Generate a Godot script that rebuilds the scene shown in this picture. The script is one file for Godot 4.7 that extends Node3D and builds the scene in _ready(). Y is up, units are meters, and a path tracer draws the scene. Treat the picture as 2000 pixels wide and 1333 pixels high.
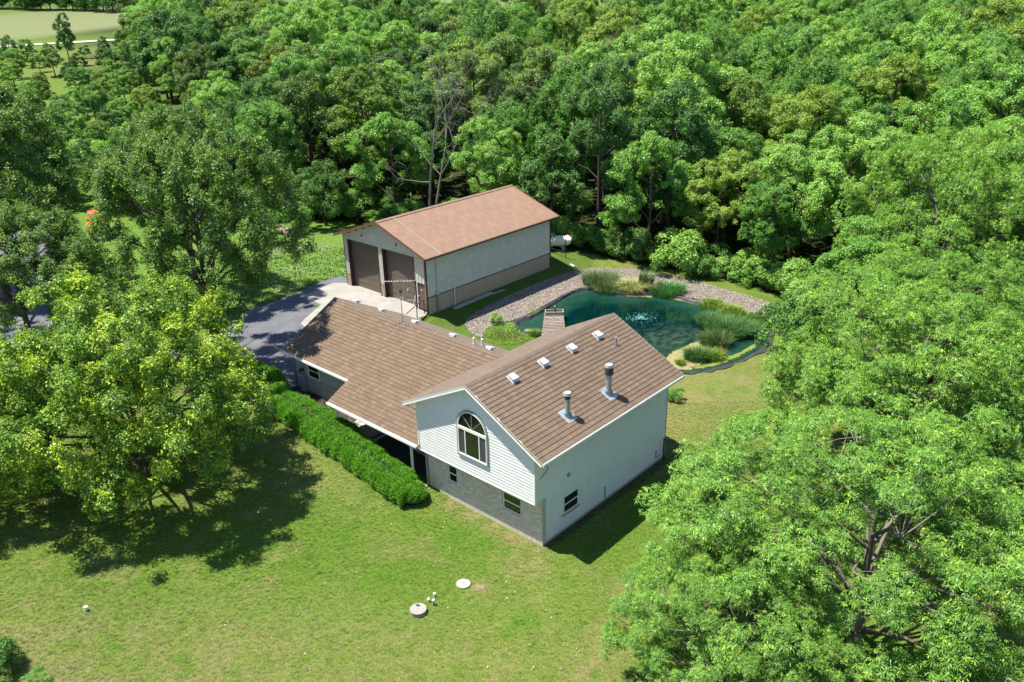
extends Node3D
# A house, a shed and a pond at a forest edge, seen from the air.

const PSI := 0.8318
const HOUSE := Vector3(1.175, 0, -30.46)
const SHED := Vector3(-6.142, 0.9, -57.27)
const UD := Vector3(0.6736, 0, -0.7391)
const VD := Vector3(-0.7391, 0, -0.6736)
const EYE := Vector3(0, 23.1, 0)
const WATER := [0.48,-57.19, 1.57,-58.14, 2.60,-59.66, 3.69,-61.46, 5.05,-63.47, 6.36,-64.23, 7.49,-63.4, 8.83,-62.6, 10.69,-62.53, 12.29,-62.31, 14.02,-60.84, 15.49,-58.89, 16.70,-57.26, 17.80,-54.87, 17.76,-53.09, 16.13,-51.01, 14.00,-49.33, 12.13,-48.41, 10.94,-48.24, 9.91,-48.91, 6.91,-51.50, 3.8,-53.6, 2.02,-54.6, 1.11,-54.93, 0.57,-55.62]

# ---------------------------------------------------------------- mesh buffer
class MB:
	var v := PackedVector3Array()
	var n := PackedVector3Array()
	var c := PackedColorArray()
	var i := PackedInt32Array()
	func tri(a: Vector3, b: Vector3, d: Vector3, col := Color.WHITE):
		var k := v.size()
		var nn := (b - a).cross(d - a).normalized()
		v.append(a); v.append(b); v.append(d)
		n.append(nn); n.append(nn); n.append(nn)
		c.append(col); c.append(col); c.append(col)
		i.append(k); i.append(k + 2); i.append(k + 1)
	func quad(a: Vector3, b: Vector3, d: Vector3, e: Vector3, col := Color.WHITE):
		var k := v.size()
		var nn := (d - a).cross(e - b).normalized()
		v.append(a); v.append(b); v.append(d); v.append(e)
		for q in 4:
			n.append(nn); c.append(col)
		for q in [0, 2, 1, 0, 3, 2]:
			i.append(k + q)
	func box(x0: float, x1: float, y0: float, y1: float, z0: float, z1: float, col := Color.WHITE):
		hexa([Vector3(x0, y0, z0), Vector3(x1, y0, z0), Vector3(x1, y0, z1), Vector3(x0, y0, z1), Vector3(x0, y1, z0), Vector3(x1, y1, z0), Vector3(x1, y1, z1), Vector3(x0, y1, z1)], col)
	# house axes: u along the ridge, v to the left
	func ub(u0: float, u1: float, y0: float, y1: float, v0: float, v1: float, col := Color.WHITE):
		box(u0, u1, y0, y1, -v1, -v0, col)
	func hexa(p: Array, col := Color.WHITE):  # four below (counter-clockwise from below x0z0,x1z0,x1z1,x0z1), four above
		quad(p[0], p[1], p[2], p[3], col); quad(p[4], p[7], p[6], p[5], col)
		quad(p[3], p[2], p[6], p[7], col); quad(p[1], p[0], p[4], p[5], col)
		quad(p[2], p[1], p[5], p[6], col); quad(p[0], p[3], p[7], p[4], col)
	func slab(a: Vector3, b: Vector3, d: Vector3, e: Vector3, t: float, col := Color.WHITE):  # a..e counter-clockwise from above, thickness t below
		var o := (d - a).cross(e - b).normalized() * t
		quad(a, b, d, e, col); quad(a - o, e - o, d - o, b - o, col)
		quad(a - o, b - o, b, a, col); quad(b - o, d - o, d, b, col); quad(d - o, e - o, e, d, col); quad(e - o, a - o, a, e, col)
	func bar(a: Vector3, b: Vector3, w: float, h: float, col := Color.WHITE):
		var f := (b - a).normalized()
		var s := f.cross(Vector3.UP)
		s = Vector3.RIGHT if s.length() < 0.01 else s.normalized()
		var t := s.cross(f) * h * 0.5
		s *= w * 0.5
		hexa([a - s - t, a + s - t, b + s - t, b - s - t, a - s + t, a + s + t, b + s + t, b - s + t], col)
	func tube(p: Array, r: Array, sides := 6, col := Color.WHITE, cap := true):
		var k0 := v.size()
		var m := p.size()
		for q in m:
			var f: Vector3 = (p[mini(q + 1, m - 1)] - p[maxi(q - 1, 0)]).normalized()
			var s := f.cross(Vector3(0.31, 0.2, 0.93))
			s = f.cross(Vector3.RIGHT).normalized() if s.length() < 0.05 else s.normalized()
			var t := f.cross(s)
			for j in sides:
				var a := TAU * j / sides
				var o := s * cos(a) + t * sin(a)
				v.append(p[q] + o * r[q]); n.append(o); c.append(col)
		for q in m - 1:
			for j in sides:
				var a := k0 + q * sides + j
				var b := k0 + q * sides + (j + 1) % sides
				for x in [a, b + sides, b, a, a + sides, b + sides]:
					i.append(x)
		if cap:
			for e in [0, m - 1]:
				var f: Vector3 = (p[m - 1] - p[m - 2]).normalized() if e else (p[0] - p[1]).normalized()
				var k := v.size()
				v.append(p[e]); n.append(f); c.append(col)
				for j in sides:
					v.append(v[k0 + e * sides + j]); n.append(f); c.append(col)
				for j in sides:
					var a := k + 1 + j
					var b := k + 1 + (j + 1) % sides
					for x in ([k, b, a] if e else [k, a, b]):
						i.append(x)
	func blob(ctr: Vector3, r: Vector3, rings := 5, sides := 8, col := Color.WHITE, jag := 0.0, rng: RandomNumberGenerator = null):
		var k0 := v.size()
		for q in rings + 1:
			var th := PI * q / rings
			for j in sides:
				var a := TAU * j / sides
				var o := Vector3(sin(th) * cos(a), cos(th), sin(th) * sin(a))
				var f := 1.0 + (rng.randf_range(-jag, jag) if rng else 0.0)
				v.append(ctr + o * r * f); n.append((o / r).normalized()); c.append(col)
		for q in rings:
			for j in sides:
				var a := k0 + q * sides + j
				var b := k0 + q * sides + (j + 1) % sides
				for x in [a, b + sides, b, a, a + sides, b + sides]:
					i.append(x)
	func plate(poly: PackedVector2Array, y0: float, y1: float, col := Color.WHITE):  # outline in x,z
		var q := poly
		if Geometry2D.is_polygon_clockwise(q):
			q = poly.duplicate(); q.reverse()
		var t := Geometry2D.triangulate_polygon(q)
		for k in range(0, t.size(), 3):
			var a := Vector3(q[t[k]].x, y1, q[t[k]].y)
			var b := Vector3(q[t[k + 1]].x, y1, q[t[k + 1]].y)
			var d := Vector3(q[t[k + 2]].x, y1, q[t[k + 2]].y)
			if (b - a).cross(d - a).y > 0: tri(a, b, d, col)
			else: tri(a, d, b, col)
		for k in q.size():
			var a := q[k]
			var b := q[(k + 1) % q.size()]
			quad(Vector3(b.x, y0, b.y), Vector3(a.x, y0, a.y), Vector3(a.x, y1, a.y), Vector3(b.x, y1, b.y), col)
	func add(o: MB, xf: Transform3D, col := Color.WHITE):
		var k := v.size()
		v.append_array(xf * o.v)
		var nb := Transform3D(xf.basis.orthonormalized(), Vector3.ZERO)
		n.append_array(nb * o.n)
		for q in o.c: c.append(q * col)
		for q in o.i: i.append(k + q)
	func mesh() -> ArrayMesh:
		var a := []
		a.resize(Mesh.ARRAY_MAX)
		a[Mesh.ARRAY_VERTEX] = v; a[Mesh.ARRAY_NORMAL] = n; a[Mesh.ARRAY_COLOR] = c; a[Mesh.ARRAY_INDEX] = i
		var m := ArrayMesh.new()
		m.add_surface_from_arrays(Mesh.PRIMITIVE_TRIANGLES, a)
		return m

# ---------------------------------------------------------------- helpers
var rng := RandomNumberGenerator.new()
var tex := {}
var used := {}

func rf(a: float, b: float) -> float: return rng.randf_range(a, b)

func noise(key: String, freq: float, lo: float, hi: float, kind := FastNoiseLite.TYPE_SIMPLEX, size := 512, normal := false) -> NoiseTexture2D:
	if tex.has(key): return tex[key]
	var f := FastNoiseLite.new()
	f.noise_type = kind; f.frequency = freq; f.seed = hash(key) % 1000
	f.fractal_octaves = 4
	var t := NoiseTexture2D.new()
	t.noise = f; t.seamless = true; t.width = size; t.height = size
	if normal:
		t.as_normal_map = true; t.bump_strength = hi
	else:
		var g := Gradient.new()
		g.set_color(0, Color(lo, lo, lo)); g.set_color(1, Color(hi, hi, hi))
		t.color_ramp = g
	tex[key] = t
	return t

func lin(r: float, g: float, b: float) -> Color: return Color(r, g, b).linear_to_srgb()

func mat(called: String, col: Color, rough := 0.85, o := {}) -> StandardMaterial3D:
	var m := StandardMaterial3D.new()
	m.resource_name = called
	m.albedo_color = col; m.roughness = rough
	m.vertex_color_use_as_albedo = true
	if o.has("tex"):
		m.albedo_texture = o.tex
		m.uv1_triplanar = true; m.uv1_world_triplanar = o.get("world", true)
		m.uv1_scale = Vector3.ONE * o.get("scale", 1.0)
	if o.has("bump"):
		m.heightmap_enabled = true; m.heightmap_texture = o.bump; m.heightmap_scale = o.get("bh", 1.0)
		m.uv1_triplanar = true; m.uv1_world_triplanar = o.get("world", true)
		m.uv1_scale = Vector3.ONE * o.get("scale", 1.0)
	if o.has("normal"):
		m.normal_enabled = true; m.normal_texture = o.normal; m.normal_scale = o.get("ns", 1.0)
		m.uv1_triplanar = true; m.uv1_world_triplanar = true
		m.uv1_scale = Vector3.ONE * o.get("scale", 1.0)
	m.metallic = o.get("metal", 0.0)
	m.metallic_specular = o.get("spec", 0.5)
	if o.has("back"):
		m.backlight_enabled = true; m.backlight = o.back
	return m

func obj(parent: Node, called: String, b: MB, m: Material, kind := "") -> MeshInstance3D:
	var o := MeshInstance3D.new()
	o.name = numbered(called) if parent == self else called
	o.mesh = b.mesh()
	o.material_override = m
	if kind: o.set_meta("kind", kind)
	parent.add_child(o, true)
	return o

func numbered(called: String) -> String:
	var k: int = used.get(called, 0)
	used[called] = k + 1
	return called if k == 0 else "%s_%03d" % [called, k]

func tag(o: Node, label: String, category: String, group := ""):
	o.set_meta("label", label); o.set_meta("category", category)
	if group: o.set_meta("group", group)

func thing(called: String, label: String, category: String, at := Vector3.ZERO, turn := 0.0, group := "") -> Node3D:
	var o := Node3D.new()
	o.name = numbered(called)
	add_child(o)
	o.position = at; o.rotation.y = turn
	tag(o, label, category, group)
	return o

func xz(a: Array) -> PackedVector2Array:
	var p := PackedVector2Array()
	for k in range(0, a.size(), 2): p.append(Vector2(a[k], a[k + 1]))
	return p

func sst(a: float, b: float, x: float) -> float: return smoothstep(a, b, x)

var water_poly := xz(WATER)
var pool_box := Rect2(0, -65, 19, 18)

func edge_dist(p: Vector2, poly: PackedVector2Array) -> float:  # inside positive
	var d := 1e9
	for k in poly.size():
		d = minf(d, p.distance_to(Geometry2D.get_closest_point_to_segment(p, poly[k], poly[(k + 1) % poly.size()])))
	return d if Geometry2D.is_point_in_polygon(p, poly) else -d

func land(x: float, z: float) -> float:  # the ground before the pond was dug
	var d := Vector3(x, 0, z) - HOUSE
	var u := d.dot(UD)
	var v := d.dot(VD)
	var w := sst(9, 16, u)
	var y := 0.9 * ((1 - w) * sst(4, 18, v) + w * sst(20, 25.5, v))
	var k := -z - 78
	return y + 0.0425 * (log(1 + exp(k / 8)) * 8 if k < 200 else k)

func ground(x: float, z: float) -> float:
	var y := land(x, z)
	if pool_box.has_point(Vector2(x, z)):
		var e := edge_dist(Vector2(x, z), water_poly)
		if e > -0.35: y -= clampf((e + 0.35) * 0.8, 0.0, 1.2)
	return y

func on(x: float, z: float, up := 0.0) -> Vector3: return Vector3(x, ground(x, z) + up, z)

func uv(u: float, v: float, y := 0.0) -> Vector3: return HOUSE + UD * u + VD * v + Vector3(0, y, 0)

# a sheet that follows the ground inside an outline
func sheet(poly: PackedVector2Array, off: float, cell := 1.0, col := Color.WHITE, thick := 0.12) -> MB:
	var b := MB.new()
	var box := Rect2(poly[0], Vector2.ZERO)
	for p in poly: box = box.expand(p)
	for gx in range(floori(box.position.x / cell), ceili(box.end.x / cell)):
		for gz in range(floori(box.position.y / cell), ceili(box.end.y / cell)):
			var sq := PackedVector2Array([Vector2(gx, gz) * cell, Vector2(gx + 1, gz) * cell, Vector2(gx + 1, gz + 1) * cell, Vector2(gx, gz + 1) * cell])
			for q in Geometry2D.intersect_polygons(sq, poly):
				var t := Geometry2D.triangulate_polygon(q)
				for k in range(0, t.size(), 3):
					var p := []
					for e in 3:
						var w: Vector2 = q[t[k + e]]
						p.append(Vector3(w.x, land(w.x, w.y) + off, w.y))
					if (p[1] - p[0]).cross(p[2] - p[0]).y > 0: b.tri(p[0], p[1], p[2], col)
					else: b.tri(p[0], p[2], p[1], col)
	for k in poly.size():  # the edge goes into the ground
		var a := poly[k]
		var e := poly[(k + 1) % poly.size()]
		var steps := maxi(1, int(a.distance_to(e) / cell))
		for s in steps:
			var a1 := a.lerp(e, float(s) / steps)
			var e1 := a.lerp(e, float(s + 1) / steps)
			var pa := Vector3(a1.x, land(a1.x, a1.y) + off, a1.y)
			var pe := Vector3(e1.x, land(e1.x, e1.y) + off, e1.y)
			b.quad(pa, pe, pe - Vector3(0, thick, 0), pa - Vector3(0, thick, 0), col)
	return b

func smooth_poly(p: PackedVector2Array, times := 2) -> PackedVector2Array:
	for t in times:
		var q := PackedVector2Array()
		for k in p.size():
			var a := p[k]
			var b := p[(k + 1) % p.size()]
			q.append(a.lerp(b, 0.25)); q.append(a.lerp(b, 0.75))
		p = q
	return p

# ---------------------------------------------------------------- start
func _ready():
	var cam := Camera3D.new()
	cam.name = "camera"
	cam.fov = 2 * rad_to_deg(atan(666.5 / 1630.0))
	cam.near = 0.5; cam.far = 3000.0
	add_child(cam)
	cam.transform = Transform3D(Basis(Vector3.RIGHT, -0.4063) * Basis(Vector3.BACK, -0.0217), EYE)
	var we := WorldEnvironment.new()
	we.name = "sky_environment"
	var env := Environment.new()
	env.background_mode = Environment.BG_SKY
	var sky := Sky.new()
	var sm := ProceduralSkyMaterial.new()
	sm.sky_top_color = Color(0.48, 0.60, 0.80); sm.sky_horizon_color = Color(0.84, 0.88, 0.92)
	sm.sky_curve = 0.16
	sm.ground_horizon_color = Color(0.55, 0.6, 0.5); sm.ground_bottom_color = Color(0.2, 0.25, 0.15)
	sm.sun_angle_max = 1.0
	sky.sky_material = sm
	env.sky = sky
	env.background_energy_multiplier = SKY_ENERGY
	env.tonemap_mode = Environment.TONE_MAPPER_LINEAR
	env.tonemap_exposure = EXPOSURE
	env.sdfgi_enabled = true; env.ssao_enabled = true; env.ssil_enabled = true
	env.fog_enabled = false; env.fog_density = 0.0002; env.fog_light_color = Color(0.75, 0.83, 0.92)
	we.environment = env
	add_child(we)
	var sun := DirectionalLight3D.new()
	sun.name = "sun"
	sun.light_energy = 1.6; sun.light_color = Color(1.0, 0.965, 0.90); sun.light_angular_distance = 0.5
	sun.shadow_enabled = true
	add_child(sun)
	sun.look_at_from_position(Vector3.ZERO, Vector3(0.372, -0.926, 0.05), Vector3.FORWARD)
	rng.seed = 7
	make_materials()
	build_setting()
	build_house()
	build_shed()
	build_yard()
	build_pond()
	build_trees()
	build_grass()

const SKY_ENERGY := 0.56
const EXPOSURE := 2.5
var M := {}

func make_materials():
	var fine := noise("fine", 0.05, 0.62, 1.0)
	var soft := noise("soft", 0.012, 0.80, 1.0)
	var cell := noise("cell", 0.06, 0.55, 1.0, FastNoiseLite.TYPE_CELLULAR)
	var rough := noise("rough", 0.04, 0.0, 1.0)
	M.grass = mat("lawn", Color.WHITE, 0.95, {tex = noise("grass", 0.09, 0.62, 1.0), scale = 0.33, spec = 0.2, bump = rough, bh = 3.0})
	M.asphalt = mat("asphalt", lin(0.112, 0.118, 0.140), 0.9, {tex = noise("tarmac", 0.012, 0.86, 1.0), scale = 0.11, spec = 0.3})
	M.concrete = mat("concrete", lin(0.265, 0.258, 0.246), 0.9, {tex = noise("slabstain", 0.008, 0.88, 1.0), scale = 0.13})
	M.slab = mat("pale_concrete", lin(0.36, 0.35, 0.32), 0.9, {tex = soft, scale = 0.6})
	M.shingle = mat("shingle", Color.WHITE, 0.95, {tex = noise("granule", 0.12, 0.66, 1.0), scale = 0.9, spec = 0.2})
	M.shingle.rim_enabled = true; M.shingle.rim = 0.4; M.shingle.rim_tint = 0.6
	M.base = mat("foundation_concrete", lin(0.60, 0.55, 0.50), 0.9, {tex = soft, scale = 0.6})
	M.siding = mat("vinyl_siding", lin(0.755, 0.762, 0.80), 0.5, {tex = noise("sidingdirt", 0.01, 0.92, 1.0), scale = 0.4})
	M.trim = mat("white_trim", lin(0.72, 0.71, 0.69), 0.5)
	M.fascia = mat("grey_fascia", lin(0.42, 0.46, 0.47), 0.5)
	M.greytrim = mat("grey_trim", lin(0.22, 0.25, 0.26), 0.5)
	M.brick = mat("grey_brick", Color.WHITE, 0.9, {tex = soft, scale = 2.0})
	M.mortar = mat("mortar", lin(0.50, 0.485, 0.44), 0.95, {tex = soft, scale = 1.5})
	M.glass = mat("window_glass", lin(0.012, 0.016, 0.014), 0.03, {spec = 0.8})
	M.screen = mat("insect_screen", lin(0.05, 0.058, 0.066), 0.45, {spec = 0.5})
	M.panel = mat("stucco_panel", lin(0.40, 0.43, 0.42), 0.8, {tex = soft, scale = 1.0})
	M.galv = mat("galvanised_steel", lin(0.42, 0.47, 0.53), 0.42, {metal = 0.35, tex = soft, scale = 2.0})
	M.dark = mat("dark_metal", lin(0.045, 0.04, 0.038), 0.55)
	M.black = mat("black_metal", lin(0.012, 0.012, 0.014), 0.5)
	M.bare = mat("silver_metal", lin(0.6, 0.6, 0.58), 0.4, {metal = 0.4})
	M.ventm = mat("vent_metal", lin(0.62, 0.64, 0.68), 0.35, {metal = 0.3})
	M.pvc = mat("white_pipe", lin(0.75, 0.73, 0.70), 0.5)
	M.wood = mat("weathered_wood", Color.WHITE, 0.9, {tex = noise("grain", 0.03, 0.6, 1.0), scale = 1.5})
	M.steelroof = mat("painted_roof_steel", lin(0.235, 0.145, 0.098), 0.5, {tex = noise("roofdirt", 0.008, 0.86, 1.0), scale = 0.25})
	M.rooftrim = mat("brown_roof_trim", lin(0.17, 0.075, 0.05), 0.5)
	M.cream = mat("cream_steel", lin(0.60, 0.61, 0.54), 0.45, {tex = noise("creamdirt", 0.01, 0.9, 1.0), scale = 0.3})
	M.tan = mat("tan_steel", lin(0.40, 0.31, 0.225), 0.5)
	M.brown = mat("dark_brown_trim", lin(0.045, 0.026, 0.020), 0.5)
	M.door = mat("brown_door", lin(0.150, 0.118, 0.092), 0.5, {tex = soft, scale = 0.5})
	M.mandoor = mat("red_brown_door", lin(0.13, 0.075, 0.06), 0.5)
	M.stone = mat("river_stone", Color.WHITE, 0.85)
	M.bed = mat("gravel_bed", lin(0.34, 0.30, 0.27), 0.95, {tex = fine, scale = 0.9})
	M.water = mat("pond_water", Color.WHITE, 0.06, {spec = 0.5, normal = noise("ripple", 0.02, 0.0, 2.0, FastNoiseLite.TYPE_SIMPLEX, 512, true), ns = 0.07, scale = 0.9})
	M.liner = mat("rubber_liner", lin(0.05, 0.055, 0.065), 0.55, {tex = noise("linerdust", 0.03, 0.45, 1.0), scale = 0.8})
	M.algae = mat("algae", Color.WHITE, 0.9, {tex = fine, scale = 1.5})
	M.bark = mat("bark", Color.WHITE, 0.95, {tex = fine, scale = 1.2})
	M.leaf = mat("leaves", Color.WHITE, 0.48, {spec = 0.45, back = Color(0.75, 0.85, 0.3)})
	M.blade = mat("blades", Color.WHITE, 0.6, {spec = 0.3, back = Color(0.4, 0.5, 0.2)})
	M.plain = mat("painted", Color.WHITE, 0.5)
	M.mulch = mat("mulch", lin(0.075, 0.05, 0.04), 0.95, {tex = cell, scale = 1.2, bump = cell, bh = 4.0})
	M.earth = mat("dry_soil", lin(0.30, 0.22, 0.15), 0.95, {tex = fine, scale = 0.8, bump = rough, bh = 2.0})
	M.lane = mat("gravel_lane", lin(0.42, 0.41, 0.38), 0.95, {tex = soft, scale = 0.1})

# ---------------------------------------------------------------- the setting
var nz := FastNoiseLite.new()
const WOOD := [-27,-83, -18.5,-82.5, -8,-79, 2,-72.5, 5,-71.5, 9.2,-71, 15.2,-67.6, 18.8,-64.2, 22.4,-59.6, 22.4,-55, 19.5,-50, 18.5,-44, 20,-36, 24,-26, 40,-10, 300,-10, 300,-330, -150,-330, -95,-215, -60,-150, -46,-128]
var wood_poly := xz(WOOD)
var drive_poly := xz([-14.3,-46.3, -13.1,-45.5, -9.9,-49.2, -11.6,-51.6, -14.3,-54.2, -15.1,-55.5, -15.0,-56.3, -14.4,-59.2, -16.2,-61.2, -15.9,-61.7, -14.4,-64.1, -13.0,-63.3, -12.8,-63.9, -13.9,-66.2, -15.56,-64.63, -16.7,-62.29, -18.37,-60.13, -19.9,-58.6, -20.2,-54.5, -22.5,-51.2, -30,-52.5, -36,-60, -41,-72, -45,-84, -51,-82, -44,-66, -38,-50, -40,-36, -33,-36, -28,-43, -22.5,-48.6, -19.9,-51.2, -17.9,-50.2])
var apron_poly := xz([-5.8,-57.6, -12.7,-63.95, -13.05,-63.9, -14.4,-64.1, -15.9,-61.7, -16.2,-61.2, -14.4,-59.2, -15.0,-56.3, -15.1,-55.5, -14.3,-54.2, -11.6,-51.6, -9.9,-49.2, -7.6,-51.3, -5.2,-53.6, -6.76,-56.6])
var grav_a := xz([-3.55,-57.14, -2.66,-58.73, 0.08,-62.24, 2.64,-65.08, 4.90,-67.26, 6.30,-68.40, 9.05,-69.25, 12.80,-67.67, 16.71,-63.85, 19.80,-60.17, 21.67,-56.88, 20.19,-55.77, 17.7,-57.6, 16.3,-58.6, 14.9,-60.6, 13.2,-62.2, 11.2,-63.0, 9.0,-63.0, 6.4,-64.6, 4.75,-63.4, 2.44,-60.2, 0.41,-57.55, -0.91,-56.98, -2.02,-55.77, -2.0,-53.9, -3.0,-55.2])
var weed_poly := xz([-2.0,-55.2, -0.91,-56.4, 0.1,-57.4, 0.62,-55.5, 1.2,-54.7, 1.6,-53.4, 0.0,-51.9, -1.6,-53.2])

func lawn_color(x: float, z: float) -> Color:
	var a := nz.get_noise_2d(x * 1.6, z * 1.6) * 0.5 + 0.5
	var b := nz.get_noise_2d(x * 7 + 90, z * 7) * 0.5 + 0.5
	var c := nz.get_noise_2d(x * 28, z * 28 + 50) * 0.5 + 0.5
	var d := Vector3(x, 0, z) - HOUSE
	var u := d.dot(UD)
	var v := d.dot(VD)
	var col := Color(0.110, 0.196, 0.026).lerp(Color(0.208, 0.240, 0.066), clampf(a * 1.3 - 0.2 + (b - 0.5) * 1.5 + (c - 0.5) * 0.8, 0, 1))
	col = col.lerp(Color(0.080, 0.182, 0.016), clampf((b - 0.48) * 2.6 + (c - 0.5) * 1.6, 0, 0.9))
	var dry := 0.0
	for p in [[4.8, -27.4, 1.0], [5.7, -26.6, 0.8], [3.7, -24.7, 1.1], [8.9, -41.6, 0.9], [10.0, -44.3, 1.5], [12.0, -44.4, 1.6], [14, -47, 1.6], [0.3, -29.4, 1.0], [-1.6, -27.8, 0.5], [2.6, -23.2, 1.0], [7.2, -43.2, 1.2]]:
		dry = maxf(dry, 1.0 - Vector2(x - p[0], z - p[1]).length() / (p[2] * 1.5))
	if u < 0.1 and u > -2.2 and v > -1.2 and v < 6.5:  # the parched strip under the overhang
		dry = maxf(dry, 0.95 * sst(-1.3, -0.15, u) * sst(6.5, 5.2, v) * sst(-1.2, -0.2, v))
	dry *= clampf(0.35 + (c - 0.35) * 2.4 + (b - 0.5), 0.0, 1.0)
	# the thin tired turf at the lower left
	dry = maxf(dry, sst(-29.5, -24.5, z - (x + 18) * 0.1) * sst(2, -12, x) * clampf(0.45 + (b - 0.5) * 2.6 + (c - 0.5) * 1.6, 0, 0.9) * 0.62)
	dry = maxf(dry, clampf((0.43 - b) * 4.0, 0, 0.6) * clampf((c - 0.25) * 2, 0, 1))
	if x > 7 and z > -52 and z < -36: dry = maxf(dry, 0.55 * clampf(0.45 + (b - 0.5) * 2.4 + (c - 0.5) * 1.4, 0, 1))
	col = col.lerp(Color(0.27, 0.225, 0.115), dry)
	if x < -12 and z < -55 and z > -90: col = Color(0.09, 0.22, 0.025).lerp(Color(0.17, 0.24, 0.06), b)
	if z < -45 and x > -6 and x < 7 and u > 10: col = col.lerp(Color(0.075, 0.145, 0.024), 0.6)
	if z < -150:  # the far field and its lane side
		var f := sst(-272, -284, z + x * 0.55 + 82)
		col = col.lerp(Color(0.205, 0.24, 0.115) * (0.9 + 0.2 * b), f)
		col = col.lerp(Color(0.13, 0.20, 0.05), sst(-392, -402, z + x * 0.45 + 100))
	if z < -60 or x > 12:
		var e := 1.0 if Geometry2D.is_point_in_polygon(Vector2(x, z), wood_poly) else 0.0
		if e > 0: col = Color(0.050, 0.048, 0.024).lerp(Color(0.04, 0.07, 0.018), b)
	return col

func lines(lo: float, a: float, b: float, hi: float, step: float) -> PackedFloat32Array:
	var r := PackedFloat32Array()
	var q := a
	var s := step
	while q > lo:
		r.append(q); s *= 1.18; q -= s
	r.append(lo); r.reverse()
	q = a + step
	while q < b:
		r.append(q); q += step
	s = step
	while q < hi:
		r.append(q); s *= 1.18; q += s
	r.append(hi)
	return r

func build_setting():
	nz.frequency = 0.05; nz.fractal_octaves = 3; nz.seed = 4
	var xs := lines(-900, -30, 26, 900, 0.42)
	var zs := lines(-1800, -72, -20, 60, 0.42)
	var b := MB.new()
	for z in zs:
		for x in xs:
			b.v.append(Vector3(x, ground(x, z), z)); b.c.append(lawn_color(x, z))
			var e := 0.3
			b.n.append(Vector3(land(x - e, z) - land(x + e, z), 2 * e, land(x, z - e) - land(x, z + e)).normalized())
	var w := xs.size()
	for r in zs.size() - 1:
		for q in w - 1:
			var k := r * w + q
			for t in [k, k + 1, k + w, k + 1, k + w + 1, k + w]: b.i.append(t)
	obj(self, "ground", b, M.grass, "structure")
	obj(self, "driveway", sheet(smooth_poly(drive_poly, 1), 0.03), M.asphalt, "structure")
	obj(self, "concrete_apron", sheet(apron_poly, 0.05), M.concrete, "structure")
	obj(self, "gravel_bank", sheet(smooth_poly(grav_a, 1), 0.03, 0.8), M.bed, "structure")
	# walk and planting bed in front of the house
	var bed := PackedVector2Array()
	for p in [[0.3, 7.4], [1.5, 7.4], [1.5, 20.6], [0.3, 20.6]]:
		var q := uv(p[0], p[1]); bed.append(Vector2(q.x, q.z))
	var soil := PackedVector2Array()
	for p in [[0.2, -0.02], [0.1, -0.30], [2.0, -0.42], [4.5, -0.36], [7.0, -0.50], [9.6, -0.45], [9.94, -0.02]]:
		var q := uv(p[0], p[1]); soil.append(Vector2(q.x, q.z))
	obj(self, "soil_strip", sheet(soil, 0.015, 0.5), M.mulch, "structure")
	obj(self, "planting_bed", sheet(bed, 0.03), M.mulch, "structure")
	var walk := PackedVector2Array()
	for p in [[0.45, 20.62], [1.45, 20.62], [1.45, 23.2], [0.1, 23.2]]:
		var q := uv(p[0], p[1]); walk.append(Vector2(q.x, q.z))
	obj(self, "concrete_walk", sheet(walk, 0.06), M.slab, "structure")
	# the far lane
	var lane := MB.new()
	var pts := [Vector2(-420, -130), Vector2(-300, -196), Vector2(-148, -259.3), Vector2(-119, -272.6), Vector2(-60, -300), Vector2(40, -345)]
	for k in pts.size() - 1:
		for s in 8:
			var p: Vector2 = pts[k].lerp(pts[k + 1], s / 8.0)
			var q: Vector2 = pts[k].lerp(pts[k + 1], (s + 1) / 8.0)
			var nn := (q - p).normalized().orthogonal() * 2.6
			lane.quad(on(p.x + nn.x, p.y + nn.y, 0.2), on(q.x + nn.x, q.y + nn.y, 0.2), on(q.x - nn.x, q.y - nn.y, 0.2), on(p.x - nn.x, p.y - nn.y, 0.2))
	if lane.n[0].y < 0:
		for k in lane.n.size(): lane.n[k] = -lane.n[k]
		lane.i.reverse()
	obj(self, "far_lane", lane, M.lane, "structure")

# ---------------------------------------------------------------- the house
const W := 7.36
const L := 9.945
const RIDGE := 7.12
const SL := 0.5148
const OH := 0.515
var tabs := []  # every shingle: [roof node, transform, tone, distance]

func shingle_field(roof: Node3D, eave: Vector3, along: Vector3, up: Vector3, length: float, height: float, cut = null):
	var nn := along.cross(up).normalized()
	if nn.y < 0:
		nn = -nn; eave += along * length; along = -along
	var rows := ceili(height / 0.236)
	for r in rows:
		var s0 := r * 0.236
		var h := minf(0.236, height - s0)
		var q := -fmod(r * 0.165 + 0.07 * (r % 3), 0.33)
		while q < length:
			var a := maxf(q, 0.0)
			var w := minf(q + 0.33, length) - a
			q += 0.33
			if w < 0.03: continue
			var p := eave + along * a + up * (s0 + h)
			if cut != null and not cut.call(p + along * w * 0.5 - up * h * 0.5): continue
			var xf := Transform3D(Basis(along * (w - 0.010), nn, -up * (h + 0.004)), p + along * 0.005 + nn * rf(0.0, 0.004))
			var g := (roof.transform if roof.get_parent() is Node3D else Transform3D()) * xf
			tabs.append([roof, xf, rng.randi() % 6, (HOUSE + Basis(Vector3.UP, PSI) * g.origin).distance_to(EYE)])

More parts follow.
